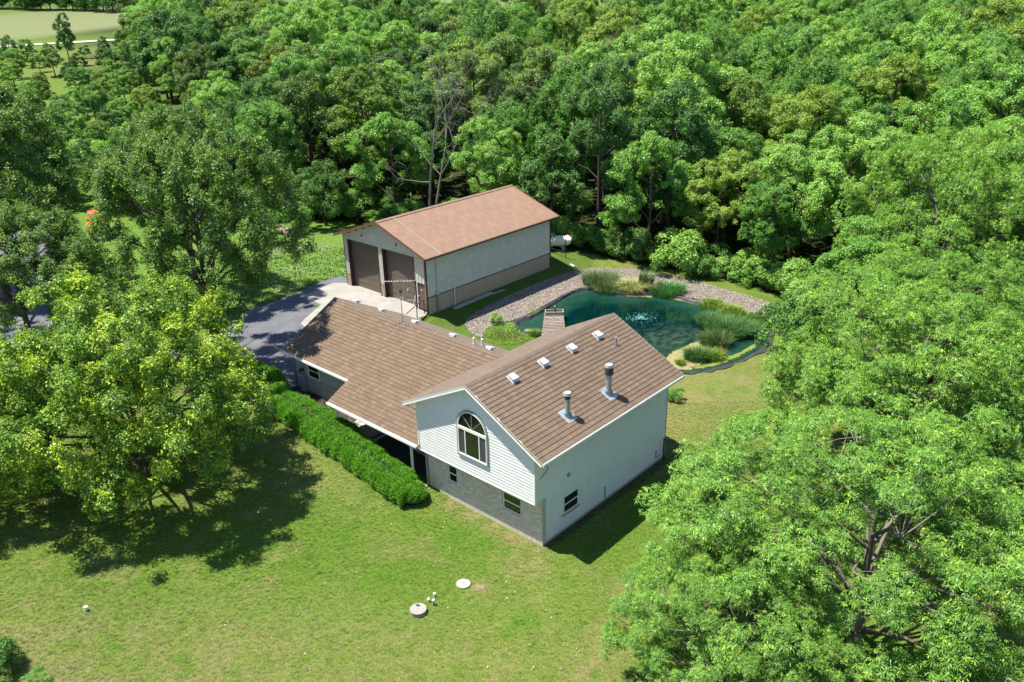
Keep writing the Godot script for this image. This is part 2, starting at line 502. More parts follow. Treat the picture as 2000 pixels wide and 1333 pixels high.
func shingles_done():
	var tone := [Color(0.182, 0.132, 0.094), Color(0.200, 0.146, 0.106), Color(0.190, 0.138, 0.099), Color(0.208, 0.153, 0.112), Color(0.172, 0.124, 0.088), Color(0.194, 0.138, 0.097)]
	var model := []
	var node_mesh := []
	for t in tone:
		var b := MB.new()
		var k: Color = t
		var f := Vector3(0, 0.032, 1); var f2 := Vector3(1, 0.032, 1)
		b.quad(Vector3(0, 0.004, 0), f, f2, Vector3(1, 0.004, 0), k)
		b.quad(Vector3(0, -0.004, 1), Vector3(1, -0.004, 1), f2, f, k)
		b.quad(Vector3(0, -0.004, 0), Vector3(0, -0.004, 1), f, Vector3(0, 0.004, 0), k)
		b.quad(Vector3(1, -0.004, 1), Vector3(1, -0.004, 0), Vector3(1, 0.004, 0), f2, k)
		model.append(b); node_mesh.append(b.mesh())
	tabs.sort_custom(func(p, q): return p[3] < q[3])
	var rest := {}
	for k in tabs.size():
		var t = tabs[k]
		if k < 300:
			var o := MeshInstance3D.new()
			o.name = "shingle"; o.mesh = node_mesh[t[2]]; o.material_override = M.shingle; o.transform = t[1]
			t[0].add_child(o, true)
		else:
			if not rest.has(t[0]): rest[t[0]] = MB.new()
			rest[t[0]].add(model[t[2]], t[1], Color.WHITE * rf(0.92, 1.06))
	for r in rest: obj(r, "shingles", rest[r], M.shingle, "stuff")

# one course of lap siding: a wedge, proud at its lower edge, on the plane through o with axes along and out
func lap(b: MB, o: Vector3, along: Vector3, out: Vector3, a: float, e: float, y: float, h: float, deep := 0.018):
	var p := o + along * a + Vector3(0, y, 0)
	var q := o + along * e + Vector3(0, y, 0)
	var up := Vector3(0, h, 0)
	b.quad(p + out * deep, q + out * deep, q + up + out * 0.004, p + up + out * 0.004)
	b.quad(p, q, q + out * deep, p + out * deep)
	b.quad(p, p + out * deep, p + up + out * 0.004, p + up)
	b.quad(q + out * deep, q, q + up, q + up + out * 0.004)

func hung_window(parent: Node3D, plane: String, at: float, a: float, e: float, y0: float, y1: float, label := ""):
	# plane "u": faces -u at u = at, a..e along v.  plane "v": faces -v at v = at, a..e along u
	var w := MB.new()
	var gl := MB.new()
	var f := 0.055
	var put := func(b: MB, s0: float, s1: float, ya: float, yb: float, d0: float, d1: float):
		if plane == "u": b.ub(at - d1, at - d0, ya, yb, s0, s1)
		else: b.ub(s0, s1, ya, yb, at - d1, at - d0)
	put.call(w, a, a + f, y0, y1, 0.0, 0.05); put.call(w, e - f, e, y0, y1, 0.0, 0.05)
	put.call(w, a + f, e - f, y1 - f, y1, 0.0, 0.05); put.call(w, a + f, e - f, y0, y0 + f, 0.0, 0.05)
	var mid := (y0 + y1) * 0.5
	put.call(w, a + f, e - f, mid - 0.025, mid + 0.03, 0.0, 0.045)
	put.call(gl, a + f, e - f, y0 + f, mid - 0.025, 0.0, 0.015)
	var g2 := MB.new()
	put.call(g2, a + f, e - f, mid + 0.03, y1 - f, 0.0, 0.025)
	var o := obj(parent, "window", w, M.trim)
	if label: o.set_meta("label", label)
	obj(o, "pane", gl, M.glass); obj(o, "pane", g2, M.glass)
	var s := MB.new()
	put.call(s, a - 0.06, e + 0.06, y0 - 0.07, y0 - 0.003, 0.0, 0.09)
	obj(o, "sill", s, M.slab)

func build_house():
	var h := thing("house", "split-level house with white siding, grey brick base and brown shingle roofs", "house", HOUSE, PSI)
	# foundation, lower front wall of brick with two openings
	var b := MB.new()
	b.ub(0.0, L - 0.05, -0.5, 0.20, 0.03, W)
	obj(h, "foundation", b, M.base)
	var wall := MB.new()
	var holes := [[5.36, 5.97, 0.98, 1.90], [1.29, 2.40, 0.98, 1.90]]
	var vs := [0.0, 1.29, 2.40, 5.36, 5.97, W]
	var ys := [0.20, 0.98, 1.90, 2.46]
	for k in 5:
		for r in 3:
			var open: bool = r == 1 and (k == 1 or k == 3)
			if open: wall.ub(0.10, 0.24, ys[r], ys[r + 1], vs[k], vs[k + 1])
			else: wall.ub(0.012, 0.24, ys[r], ys[r + 1], vs[k], vs[k + 1])
	wall.ub(0.012, 0.24, -0.3, 0.20, W, W + 0.002)
	var fw := obj(h, "front_wall", wall, M.mortar)
	var bricks := MB.new()
	var y := 0.205
	var row := 0
	while y < 2.40:
		var v := -0.105 * (row % 2)
		while v < W:
			var a := maxf(v, 0.0)
			var e := minf(v + 0.2, W)
			v += 0.21
			if e - a < 0.03: continue
			var skip := false
			for q in holes:
				if y + 0.06 > q[2] and y < q[3]:
					if a >= q[0] and e <= q[1]: skip = true
					elif a < q[0] and e > q[0]: e = q[0]
					elif a < q[1] and e > q[1]: a = q[1]
			if skip or e - a < 0.02: continue
			var t := rf(0.85, 1.08)
			var k: Color = [Color(0.80, 0.70, 0.59), Color(0.85, 0.76, 0.65), Color(0.74, 0.64, 0.53)][rng.randi() % 3] * t
			bricks.ub(rf(-0.002, 0.003), 0.011, y, y + 0.06, a, e, k)
		y += 0.07; row += 1
	obj(fw, "bricks", bricks, M.brick, "stuff")
	hung_window(h, "u", 0.10, 5.36, 5.97, 0.98, 1.90, "narrow window in the grey brick near the hedge")
	hung_window(h, "u", 0.10, 1.29, 2.40, 0.98, 1.90, "wide window in the grey brick near the corner")
	# upper front wall over the overhang
	var gable := MB.new()
	var top := func(v: float) -> float: return RIDGE - SL * absf(v - W / 2) - 0.14
	gable.hexa([Vector3(-OH + 0.03, 2.47, -W), Vector3(0.24, 2.47, -W), Vector3(0.24, 2.47, 0), Vector3(-OH + 0.03, 2.47, 0), Vector3(-OH + 0.03, top.call(W), -W), Vector3(0.24, top.call(W), -W), Vector3(0.24, top.call(0.0), 0), Vector3(-OH + 0.03, top.call(0.0), 0)])
	var gp := [Vector3(-OH + 0.03, top.call(0.0), 0), Vector3(-OH + 0.03, top.call(W / 2), -W / 2), Vector3(-OH + 0.03, top.call(W), -W)]
	gable.tri(gp[0], gp[1], gp[2])
	var uw := obj(h, "upper_front_wall", gable, M.siding)
	var ex := 0.155
	y = 2.45
	while y < 6.95:
		var half := minf(W / 2, (RIDGE - 0.15 - (y + 0.03)) / SL)
		var v0 := W / 2 - half
		var v1 := W / 2 + half
		if v1 - v0 < 0.1: break
		var spans := [[v0, v1]]
		var hw := 0.0
		if y + ex > 3.28 and y < 4.82: hw = 0.965
		elif y >= 4.82 and y < 4.80 + 0.93: hw = sqrt(maxf(0.0, 0.965 * 0.965 - (y - 4.80) * (y - 4.80)))
		if hw > 0.05: spans = [[v0, 3.645 - hw], [3.645 + hw, v1]]
		for s in spans:
			var bd := MB.new()
			lap(bd, Vector3(-OH + 0.03, 0, 0), Vector3(0, 0, -1), Vector3(-1, 0, 0), s[1], s[0], y, ex)
			obj(uw, "siding_board", bd, M.siding)
		y += ex
	b = MB.new()
	b.ub(-OH - 0.005, -OH + 0.06, 2.45, 4.95, -0.012, 0.055); b.ub(-OH - 0.005, -OH + 0.06, 2.45, 4.95, W - 0.055, W + 0.012)
	b.ub(-OH - 0.0, 0.02, 2.43, 2.449, 0.0, W)
	obj(h, "corner_board", b, M.trim)
	arch_window(h)
	# side wall towards the lower right
	b = MB.new()
	b.ub(0.25, L, 0.20, 4.94, 0.03, 0.2)
	b.ub(0.055, 0.249, 0.20, 2.46, 0.012, 0.05)
	b.ub(-OH + 0.03, -0.001, 2.47, 4.94, 0.03, 0.2)
	var sw := obj(h, "side_wall", b, M.siding)
	y = 0.19
	while y < 4.86:
		var spans := [[0.06, L]]
		if y + ex > 0.90 and y < 1.96: spans = [[0.06, 1.33], [2.58, L]]
		if y > 2.40: spans[0][0] = -OH + 0.03
		for s in spans:
			var bd := MB.new()
			lap(bd, Vector3(0, 0, -0.03), Vector3(1, 0, 0), Vector3(0, 0, 1), s[0], s[1], y, ex, 0.034)
			obj(sw, "siding_board", bd, M.siding)
		y += ex
	b = MB.new()
	b.ub(-0.014, 0.05, 0.05, 2.42, -0.004, 0.035)
	obj(h, "corner_board", b, M.mortar)
	b = MB.new()
	b.ub(L - 0.05, L + 0.012, 0.12, 4.9, -0.002, 0.05)
	obj(h, "corner_board", b, M.slab)
	b = MB.new()
	b.ub(1.33, 2.58, 0.90, 1.96, -0.002, 0.03)
	var ob := obj(h, "window_surround", b, M.siding)
	hung_window(ob, "v", -0.002, 1.40, 2.51, 0.97, 1.90, "window low in the long side wall")
	b = MB.new()
	b.ub(1.72, 1.88, 2.80, 2.94, -0.05, 0.01)
	obj(h, "vent_hood", b, M.greytrim)
	b = MB.new()
	b.tube([Vector3(-0.2, 3.55, -0.0), Vector3(0.05, 3.72, 0.03), Vector3(0.28, 3.86, 0.05), Vector3(0.36, 3.98, 0.05), Vector3(0.28, 4.06, 0.04), Vector3(0.20, 4.0, 0.03)], [0.012, 0.012, 0.012, 0.012, 0.012, 0.012], 5)
	obj(h, "cable", b, M.black)
	b = MB.new()
	b.ub(4.60, 4.66, 0.2, 0.84, -0.03, 0.008)
	obj(h, "conduit", b, M.greytrim)
	b = MB.new()
	b.ub(9.06, 9.11, 0.35, 0.80, -0.03, 0.008); b.ub(9.11, 9.5, 0.35, 0.38, -0.03, 0.008)
	obj(h, "conduit", b, M.greytrim)
	# back and left walls
	b = MB.new()
	b.ub(L - 0.2, L - 0.02, 0.2, 4.9, 0.2, W)
	b.tri(Vector3(L - 0.02, 4.9, 0), Vector3(L - 0.02, RIDGE - 0.16, -W / 2), Vector3(L - 0.02, 4.9, -W))
	obj(h, "rear_wall", b, M.siding)
	b = MB.new()
	b.ub(0.24, L - 0.2, 0.2, 4.9, W - 0.18, W - 0.02); b.ub(-OH + 0.03, 0.24, 2.47, 4.9, W - 0.03, W - 0.006)
	obj(h, "left_wall", b, M.siding)
	# main roof
	var e := 0.62
	var f0 := -OH - 0.26
	var f1 := L + 0.30
	var ye := RIDGE - SL * (W / 2 + e)
	b = MB.new()
	b.slab(Vector3(f0, ye, e), Vector3(f1, ye, e), Vector3(f1, RIDGE, -W / 2), Vector3(f0, RIDGE, -W / 2), 0.10)
	b.slab(Vector3(f0, RIDGE, -W / 2), Vector3(f1, RIDGE, -W / 2), Vector3(f1, ye, -W - e), Vector3(f0, ye, -W - e), 0.10)
	var r := obj(h, "roof", b, M.trim)
	var cs := 1.0 / sqrt(1 + SL * SL)
	shingle_field(r, Vector3(f0, ye + 0.004, e), Vector3.RIGHT, Vector3(0, SL * cs, -cs), f1 - f0, (W / 2 + e) / cs)
	shingle_field(r, Vector3(f0, ye + 0.004, -W - e), Vector3.RIGHT, Vector3(0, SL * cs, cs), f1 - f0, (W / 2 + e) / cs)
	b = MB.new()
	var q := f0
	while q < f1 - 0.05:  # ridge caps
		var q1 := minf(q + 0.24, f1)
		b.slab(Vector3(q, RIDGE - 0.05, -W / 2 + 0.16), Vector3(q1, RIDGE - 0.05, -W / 2 + 0.16), Vector3(q1, RIDGE + 0.04, -W / 2), Vector3(q, RIDGE + 0.055, -W / 2), 0.02, Color(0.20, 0.158, 0.12) * rf(0.9, 1.08))
		b.slab(Vector3(q, RIDGE + 0.055, -W / 2), Vector3(q1, RIDGE + 0.04, -W / 2), Vector3(q1, RIDGE - 0.05, -W / 2 - 0.16), Vector3(q, RIDGE - 0.05, -W / 2 - 0.16), 0.02, Color(0.20, 0.158, 0.12) * rf(0.9, 1.08))
		q += 0.24
	obj(r, "ridge_caps", b, M.shingle)
	for s in [0, 1]:  # rake boards, front and back
		var u0: float = f0 - 0.025 if s == 0 else f1
		for k in [[e, ye], [-W - e, ye]]:
			b = MB.new()
			b.bar(Vector3(u0 + 0.0125, k[1] - 0.075, k[0]), Vector3(u0 + 0.0125, RIDGE - 0.075, -W / 2), 0.025, 0.16)
			var rk := obj(r, "rake_board", b, M.fascia if k[0] < 0 else M.slab)
			b = MB.new()
			b.bar(Vector3(u0 - 0.012, k[1] - 0.15, k[0]), Vector3(u0 - 0.012, RIDGE - 0.15, -W / 2), 0.02, 0.045)
			obj(rk, "rake_trim", b, M.trim)
	gutter(r, Vector3(f0, ye - 0.02, e + 0.002), Vector3(f1, ye - 0.02, e + 0.002), Vector3(0, 0, 1))
	# box vents, pipe and two flues on the right slope
	var roof_y := func(v: float) -> float: return RIDGE - SL * absf(v - W / 2)
	for u in [1.53, 3.65, 5.79, 7.88]:
		box_vent(r, Vector3(u, roof_y.call(3.02) + 0.03, -3.02), Vector3(0, -SL * cs, cs))
	vent_pipe(r, Vector3(8.36, roof_y.call(2.2), -2.2), 0.42, 0.055, M.galv)
	flue(r, Vector3(2.31, roof_y.call(0.48), -0.48), 1.16, 0.115, 0.19, 0.12)
	flue(r, Vector3(5.28, roof_y.call(0.40), -0.40), 1.50, 0.135, 0.20, 0.30)
	# downspout from the left eave onto the wing roof, and one at the brick corner
	b = MB.new()
	b.tube([Vector3(f0 + 0.15, ye - 0.12, -W - e + 0.02), Vector3(-OH + 0.1, ye - 0.45, -W - 0.06), Vector3(-OH + 0.1, 2.75, -W - 0.06)], [0.045, 0.045, 0.045], 6)
	obj(r, "downspout", b, M.trim)
	b = MB.new()
	b.tube([Vector3(-0.60, 2.50, -W - 0.12), Vector3(-0.25, 2.25, -W - 0.10), Vector3(-0.07, 2.05, -W - 0.02), Vector3(-0.07, 0.30, -W - 0.02), Vector3(-0.2, 0.16, -W - 0.02), Vector3(-1.35, 0.10, -W + 0.55)], [0.05, 0.05, 0.05, 0.05, 0.05, 0.05], 6)
	obj(h, "downspout", b, M.slab)
	build_wing(h)
	shingles_done()

func gutter(parent: Node3D, a: Vector3, e: Vector3, out: Vector3):
	var b := MB.new()
	var d := out * 0.11
	var t := Vector3(0, -0.11, 0)
	if out.z > 0: b.slab(a + t + d, e + t + d, e + t, a + t, 0.012)
	else: b.slab(a + t, e + t, e + t + d, a + t + d, 0.012)
	b.hexa([a + t + d - out * 0.012, e + t + d - out * 0.012, e + t + d, a + t + d, a + d - out * 0.012, e + d - out * 0.012, e + d, a + d])
	b.hexa([a + t, e + t, e + t + out * 0.012, a + t + out * 0.012, a, e, e + out * 0.012, a + out * 0.012])
	obj(parent, "gutter", b, M.trim)

func box_vent(parent: Node3D, at: Vector3, down: Vector3):
	var side := Vector3.RIGHT if absf(down.x) < 0.1 else Vector3.BACK
	var nn := side.cross(-down).normalized()
	if nn.y < 0: nn = -nn
	var xf := Transform3D(Basis(side, nn, side.cross(nn)), at)
	if xf.basis.z.dot(down) < 0: xf.basis = Basis(-side, nn, -side.cross(nn))
	var o := Node3D.new()
	o.name = "roof_vent"; o.transform = xf
	var b := MB.new()
	b.box(-0.20, 0.20, 0.0, 0.010, -0.22, 0.24)
	b.box(-0.13, 0.13, 0.012, 0.09, -0.14, 0.12)
	# hood: bent sheet that opens downhill
	b.hexa([Vector3(-0.18, 0.09, -0.20), Vector3(0.18, 0.09, -0.20), Vector3(0.18, 0.12, 0.19), Vector3(-0.18, 0.12, 0.19), Vector3(-0.17, 0.16, -0.16), Vector3(0.17, 0.16, -0.16), Vector3(0.18, 0.20, 0.19), Vector3(-0.18, 0.20, 0.19)])
	var m := obj(parent, "roof_vent", b, M.ventm)
	m.transform = xf
	o.free()

func vent_pipe(parent: Node3D, at: Vector3, h: float, r: float, m: Material):
	var b := MB.new()
	b.tube([at - Vector3(0, 0.1, 0), at + Vector3(0, h, 0)], [r, r], 10)
	b.tube([at - Vector3(0, 0.08, 0), at + Vector3(0, 0.10, 0)], [r * 2.2, r * 1.15], 10)
	obj(parent, "vent_pipe", b, m)

func flue(parent: Node3D, at: Vector3, h: float, r: float, cap: float, dark: float):
	var b := MB.new()
	b.tube([at - Vector3(0, 0.2, 0), at + Vector3(0, h - 0.2, 0)], [r, r], 20)
	var p := obj(parent, "chimney_pipe", b, M.galv)
	b = MB.new()  # flashing plate on the slope, cone and storm collar
	var up := Vector3(0, SL, -1).normalized()
	var nn := Vector3(0, 1, SL).normalized()
	var s := Vector3.RIGHT
	var c := at + nn * 0.035
	b.slab(c - s * 0.32 - up * 0.36, c + s * 0.32 - up * 0.36, c + s * 0.32 + up * 0.36, c - s * 0.32 + up * 0.36, 0.02)
	b.tube([at - Vector3(0, 0.05, 0), at + Vector3(0, 0.14, 0)], [r + 0.09, r + 0.05], 20)
	b.tube([at + Vector3(0, 0.14, 0), at + Vector3(0, 0.19, 0)], [r + 0.085, r + 0.01], 20)
	obj(p, "flashing", b, M.galv)
	b = MB.new()
	b.tube([at + Vector3(0, h - 0.2 - dark, 0), at + Vector3(0, h - 0.11, 0)], [cap if dark > 0.2 else r + 0.02, cap if dark > 0.2 else r + 0.02], 20)
	obj(p, "cap_band", b, M.dark)
	b = MB.new()
	b.tube([at + Vector3(0, h - 0.12, 0), at + Vector3(0, h - 0.03, 0), at + Vector3(0, h, 0)], [cap + 0.01, cap + 0.01, cap * 0.75], 20)
	obj(p, "chimney_cap", b, M.ventm)

func arch_window(h: Node3D):
	var u := -OH
	var c := 3.645
	var yb := 3.34
	var yt := 4.80
	var ring := func(b: MB, r0: float, r1: float, d0: float, d1: float):  # half ring over the springing line
		for k in 20:
			var a := PI * k / 20.0
			var e := PI * (k + 1) / 20.0
			var p := []
			for d in [d1, d0]:
				for w in [[a, r0], [a, r1], [e, r1], [e, r0]]:
					p.append(Vector3(u - d, yt + sin(w[0]) * w[1], -(c + cos(w[0]) * w[1])))
			b.hexa([p[4], p[5], p[6], p[7], p[0], p[1], p[2], p[3]])
	var b := MB.new()
	ring.call(b, 0.895, 0.965, -0.02, 0.035)
	b.ub(u - 0.035, u + 0.02, yb - 0.07, yt, c - 0.965, c - 0.895); b.ub(u - 0.035, u + 0.02, yb - 0.07, yt, c + 0.895, c + 0.965)
	b.ub(u - 0.045, u + 0.02, yb - 0.07, yb - 0.002, c - 0.894, c + 0.894)
	var w := obj(h, "arched_window", b, M.greytrim)
	b = MB.new()
	ring.call(b, 0.85, 0.893, -0.02, 0.045)
	b.ub(u - 0.05, u + 0.02, yt - 0.12, yt + 0.02, c - 0.892, c + 0.892)
	for s in [-1, 1]: b.ub(u - 0.045, u + 0.02, yb + 0.07, yt - 0.121, c + s * 0.87 - 0.022, c + s * 0.87 + 0.022)
	b.ub(u - 0.05, u + 0.02, yb, yb + 0.07, c - 0.892, c + 0.892)
	for s in [-1, 1]: b.ub(u - 0.04, u + 0.02, yb + 0.07, yt - 0.121, c + s * 0.44 - 0.025, c + s * 0.44 + 0.025)
	obj(w, "frame", b, M.trim)
	b = MB.new()
	b.ub(u - 0.012, u + 0.02, yb + 0.07, yt - 0.121, c - 0.414, c + 0.414)
	obj(w, "pane", b, M.glass)
	for s in [-1, 1]:
		b = MB.new()
		b.ub(u - 0.014, u + 0.02, yb + 0.07, yt - 0.121, c + s * 0.656 - 0.19, c + s * 0.656 + 0.19)
		obj(w, "screen", b, M.screen)
	b = MB.new()
	for k in 24:
		var a := PI * k / 24.0
		var e := PI * (k + 1) / 24.0
		b.tri(Vector3(u - 0.012, yt + 0.02, -c), Vector3(u - 0.012, yt + 0.02 + sin(e) * 0.84, -(c + cos(e) * 0.85)), Vector3(u - 0.012, yt + 0.02 + sin(a) * 0.84, -(c + cos(a) * 0.85)))
	obj(w, "arch_pane", b, M.glass)
	b = MB.new()
	for a in [PI * 0.25, PI * 0.5, PI * 0.75]:
		b.bar(Vector3(u - 0.018, yt + 0.02, -c), Vector3(u - 0.018, yt + 0.02 + sin(a) * 0.85, -(c + cos(a) * 0.85)), 0.014, 0.018)
	obj(w, "muntin", b, M.slab)

func build_wing(h: Node3D):
	var ru := 5.09
	var ry := 5.475
	var k := 0.512
	var v1 := 20.93
	var vs := 14.53
	var ug := 0.98
	var uc := -0.53
	var ub := 10.02
	var fy := func(u: float) -> float: return ry - k * absf(u - ru)
	# walls
	var b := MB.new()
	b.ub(1.5, 1.66, 0.4, 1.94, vs, 20.6); b.ub(1.66, 9.5, 0.4, 2.95, 20.44, 20.6); b.ub(9.34, 9.5, -0.2, 3.0, W, 20.44)
	b.ub(1.5, 1.66, -0.2, 3.0, W, vs)
	b.tri(Vector3(1.5, 2.95, -20.598), Vector3(9.5, 2.95, -20.598), Vector3(ru, ry - 0.2, -20.598))
	var gw := obj(h, "garage_wall", b, M.mortar)
	var bricks := MB.new()
	var y := 0.80
	var row := 0
	while y < 1.90:
		var v := vs - 0.105 * (row % 2)
		while v < 20.6:
			var a := maxf(v, vs)
			var e := minf(v + 0.2, 20.6)
			v += 0.21
			if e - a > 0.03: bricks.ub(1.488 + rf(-0.002, 0.002), 1.5, y, y + 0.06, a, e, Color(0.56, 0.51, 0.45) * rf(0.78, 1.15))
		y += 0.07; row += 1
	obj(gw, "bricks", bricks, M.brick, "stuff")
	b = MB.new()
	b.ub(1.47, 1.5, 1.94, 3.06, vs, 20.6)
	obj(gw, "upper_panel", b, M.panel)
	b = MB.new()
	b.ub(1.45, 1.5, 1.90, 1.96, vs, 20.6); b.ub(1.44, 1.53, 0.7, 3.0, 20.52, 20.63)
	obj(gw, "trim", b, M.greytrim)
	hung_window(gw, "u", 1.47, 18.05, 19.15, 2.02, 2.92, "garage window under the left eave")
	# roofs
	b = MB.new()
	var R := Vector3(ru, ry, 0)
	var slabq := func(u: float, a: float, e: float):
		if u < ru: b.slab(Vector3(u, fy.call(u), -e), Vector3(u, fy.call(u), -a), Vector3(ru, ry, -a), Vector3(ru, ry, -e), 0.10)
		else: b.slab(Vector3(ru, ry, -e), Vector3(ru, ry, -a), Vector3(u, fy.call(u), -a), Vector3(u, fy.call(u), -e), 0.10)
	slabq.call(ug, vs, v1); slabq.call(ub, 6.6, v1)
	var r := obj(h, "wing_roof", b, M.trim)
	b = MB.new()
	b.slab(Vector3(uc, fy.call(uc) + 0.05, -vs), Vector3(uc, fy.call(uc) + 0.05, -W - 0.01), Vector3(ru, ry + 0.05, -W - 0.01), Vector3(ru, ry + 0.05, -vs), 0.13)
	b.slab(Vector3(2.6, fy.call(2.6) + 0.05, -W - 0.01), Vector3(2.6, fy.call(2.6) + 0.05, -6.6), Vector3(ru, ry + 0.05, -6.6), Vector3(ru, ry + 0.05, -W - 0.01), 0.13)
	var r2 := obj(h, "porch_roof", b, M.trim)
	var cs := 1.0 / sqrt(1 + k * k)
	shingle_field(r, Vector3(ug, fy.call(ug) + 0.004, -v1), Vector3(0, 0, 1), Vector3(cs, k * cs, 0), v1 - vs, (ru - ug) / cs)
	shingle_field(r, Vector3(ub, fy.call(ub) + 0.004, -v1), Vector3(0, 0, 1), Vector3(-cs, k * cs, 0), v1 - 6.6, (ub - ru) / cs)
	var main := func(p: Vector3) -> bool: return -p.z > W + 0.0 or p.y > RIDGE - SL * (-p.z - W / 2) - 0.25
	shingle_field(r2, Vector3(uc, fy.call(uc) + 0.054, -vs), Vector3(0, 0, 1), Vector3(cs, k * cs, 0), vs - 6.6, (ru - uc) / cs, main)
	b = MB.new()
	var q := 6.7
	while q < v1 - 0.05:
		var q1 := minf(q + 0.24, v1)
		var t := Color(0.19, 0.15, 0.115) * rf(0.9, 1.08)
		var o := 0.05 if q < vs else 0.0
		b.slab(Vector3(ru - 0.16, ry - 0.045 + o, -q1), Vector3(ru - 0.16, ry - 0.045 + o, -q), Vector3(ru, ry + 0.055 + o, -q), Vector3(ru, ry + 0.04 + o, -q1), 0.02, t)
		b.slab(Vector3(ru, ry + 0.04 + o, -q1), Vector3(ru, ry + 0.055 + o, -q), Vector3(ru + 0.16, ry - 0.045 + o, -q), Vector3(ru + 0.16, ry - 0.045 + o, -q1), 0.02, t)
		q += 0.24
	obj(r, "ridge_caps", b, M.shingle)
	b = MB.new()  # rakes
	b.bar(Vector3(ug, fy.call(ug) - 0.07, -v1 - 0.013), Vector3(ru, ry - 0.07, -v1 - 0.013), 0.025, 0.15)
	b.bar(Vector3(ub, fy.call(ub) - 0.07, -v1 - 0.013), Vector3(ru, ry - 0.07, -v1 - 0.013), 0.025, 0.15)
	obj(r, "rake_board", b, M.slab)
	b = MB.new()
	b.bar(Vector3(uc, fy.call(uc) + 0.0, -vs - 0.014), Vector3(ru, ry + 0.0, -vs - 0.014), 0.028, 0.14)
	obj(r2, "rake_board", b, M.mandoor)
	var gt := func(p: Node3D, u: float, a: float, e: float, yy: float, wd: float):
		var g := MB.new()
		var s := -1.0 if u < ru else 1.0
		g.ub(minf(u, u + s * wd), maxf(u, u + s * wd), yy - 0.12, yy - 0.106, a, e)
		g.ub(minf(u + s * wd, u + s * (wd - 0.012)), maxf(u + s * wd, u + s * (wd - 0.012)), yy - 0.106, yy - 0.01, a, e)
		g.ub(minf(u, u + s * 0.012), maxf(u, u + s * 0.012), yy - 0.106, yy - 0.01, a, e)
		g.ub(minf(u, u + s * wd), maxf(u, u + s * wd), yy - 0.106, yy - 0.01, a - 0.012, a); g.ub(minf(u, u + s * wd), maxf(u, u + s * wd), yy - 0.106, yy - 0.01, e, e + 0.012)
		g.ub(minf(u + s * 0.013, u + s * (wd - 0.013)), maxf(u + s * 0.013, u + s * (wd - 0.013)), yy - 0.05, yy - 0.035, a, e)
		obj(p, "gutter", g, M.trim)
	gt.call(r, ug, vs + 0.02, v1, fy.call(ug) - 0.0, 0.13)
	gt.call(r2, uc, W + 0.06, vs, fy.call(uc) + 0.05, 0.15)
	for p in [[6.6, 20.8], [6.68, 18.45], [6.55, 15.25], [6.5, 12.0], [6.5, 9.15]]:
		box_vent(r, Vector3(p[0], fy.call(p[0]) + 0.03, -p[1]), Vector3(cs, -k * cs, 0))
	vent_pipe(r, Vector3(7.4, fy.call(7.4), -10.6), 0.45, 0.06, M.pvc)
	vent_pipe(r, Vector3(6.3, fy.call(6.3), -10.15), 0.45, 0.06, M.pvc)
	# porch slab, steps and front wall details under the deep eave
	b = MB.new()
	b.ub(0.45, 1.49, 0.2, 0.80, 12.6, 14.5)
	b.ub(0.55, 1.49, 0.2, 0.62, 12.2, 12.6)
	obj(h, "porch_slab", b, M.slab)
	b = MB.new()
	for v in [12.75, 14.45]: b.tube([Vector3(0.5, 0.78, -v), Vector3(0.5, 1.62, -v)], [0.022, 0.022], 6)
	b.tube([Vector3(1.3, 0.78, -14.45), Vector3(1.3, 1.62, -14.45)], [0.022, 0.022], 6)
	b.tube([Vector3(0.5, 1.62, -12.75), Vector3(0.5, 1.62, -14.45), Vector3(1.3, 1.62, -14.45)], [0.024, 0.024, 0.024], 6)
	b.tube([Vector3(0.5, 1.2, -12.75), Vector3(0.5, 1.2, -14.45), Vector3(1.3, 1.2, -14.45)], [0.018, 0.018, 0.018], 6)
	obj(h, "porch_railing", b, M.greytrim)
	b = MB.new()
	for v in [8.2, 14.2]: b.ub(-0.3, -0.2, 0.1, fy.call(-0.25) - 0.06, v, v + 0.1)
	obj(h, "porch_post", b, M.trim)
	b = MB.new()
	b.ub(1.44, 1.5, 0.9, 2.9, 13.0, 13.95)
	var d := obj(h, "front_door", b, M.mandoor)
	b = MB.new()
	b.blob(Vector3(1.40, 1.8, -13.1), Vector3(0.035, 0.035, 0.035))
	obj(d, "handle", b, M.bare)
	# grey electric cabinet and meter at the garage corner
	b = MB.new()
	b.ub(1.22, 1.46, 0.7, 2.02, 19.45, 19.85)
	var c := obj(h, "electric_cabinet", b, M.galv)
	b = MB.new()
	b.tube([Vector3(1.2, 2.30, -19.70), Vector3(1.46, 2.30, -19.70)], [0.11, 0.11], 12)
	obj(c, "meter", b, M.dark)
	b = MB.new()
	b.tube([Vector3(1.40, 2.0, -19.65), Vector3(1.40, 2.9, -19.65)], [0.025, 0.025], 6)
	b.tube([Vector3(1.40, 0.75, -20.55), Vector3(1.40, 2.9, -20.55)], [0.04, 0.04], 6)
	obj(c, "conduit", b, M.greytrim)
	# the aerial on the ridge
	var m := Vector3(ru, ry + 0.02, -14.6)
	b = MB.new()
	b.tube([m, m + Vector3(0, 2.75, 0)], [0.022, 0.018], 8)
	var a := obj(h, "television_aerial", b, M.greytrim)
	var inv := Basis(Vector3.UP, -PSI)
	for s in [[1.28, 2.0, -0.05], [2.42, 2.1, 0.06]]:
		b = MB.new()
		b.bar(m + inv * Vector3(-1.05, s[0], 0), m + inv * Vector3(0.85, s[0], 0), 0.03, 0.03)
		obj(a, "boom", b, M.bare)
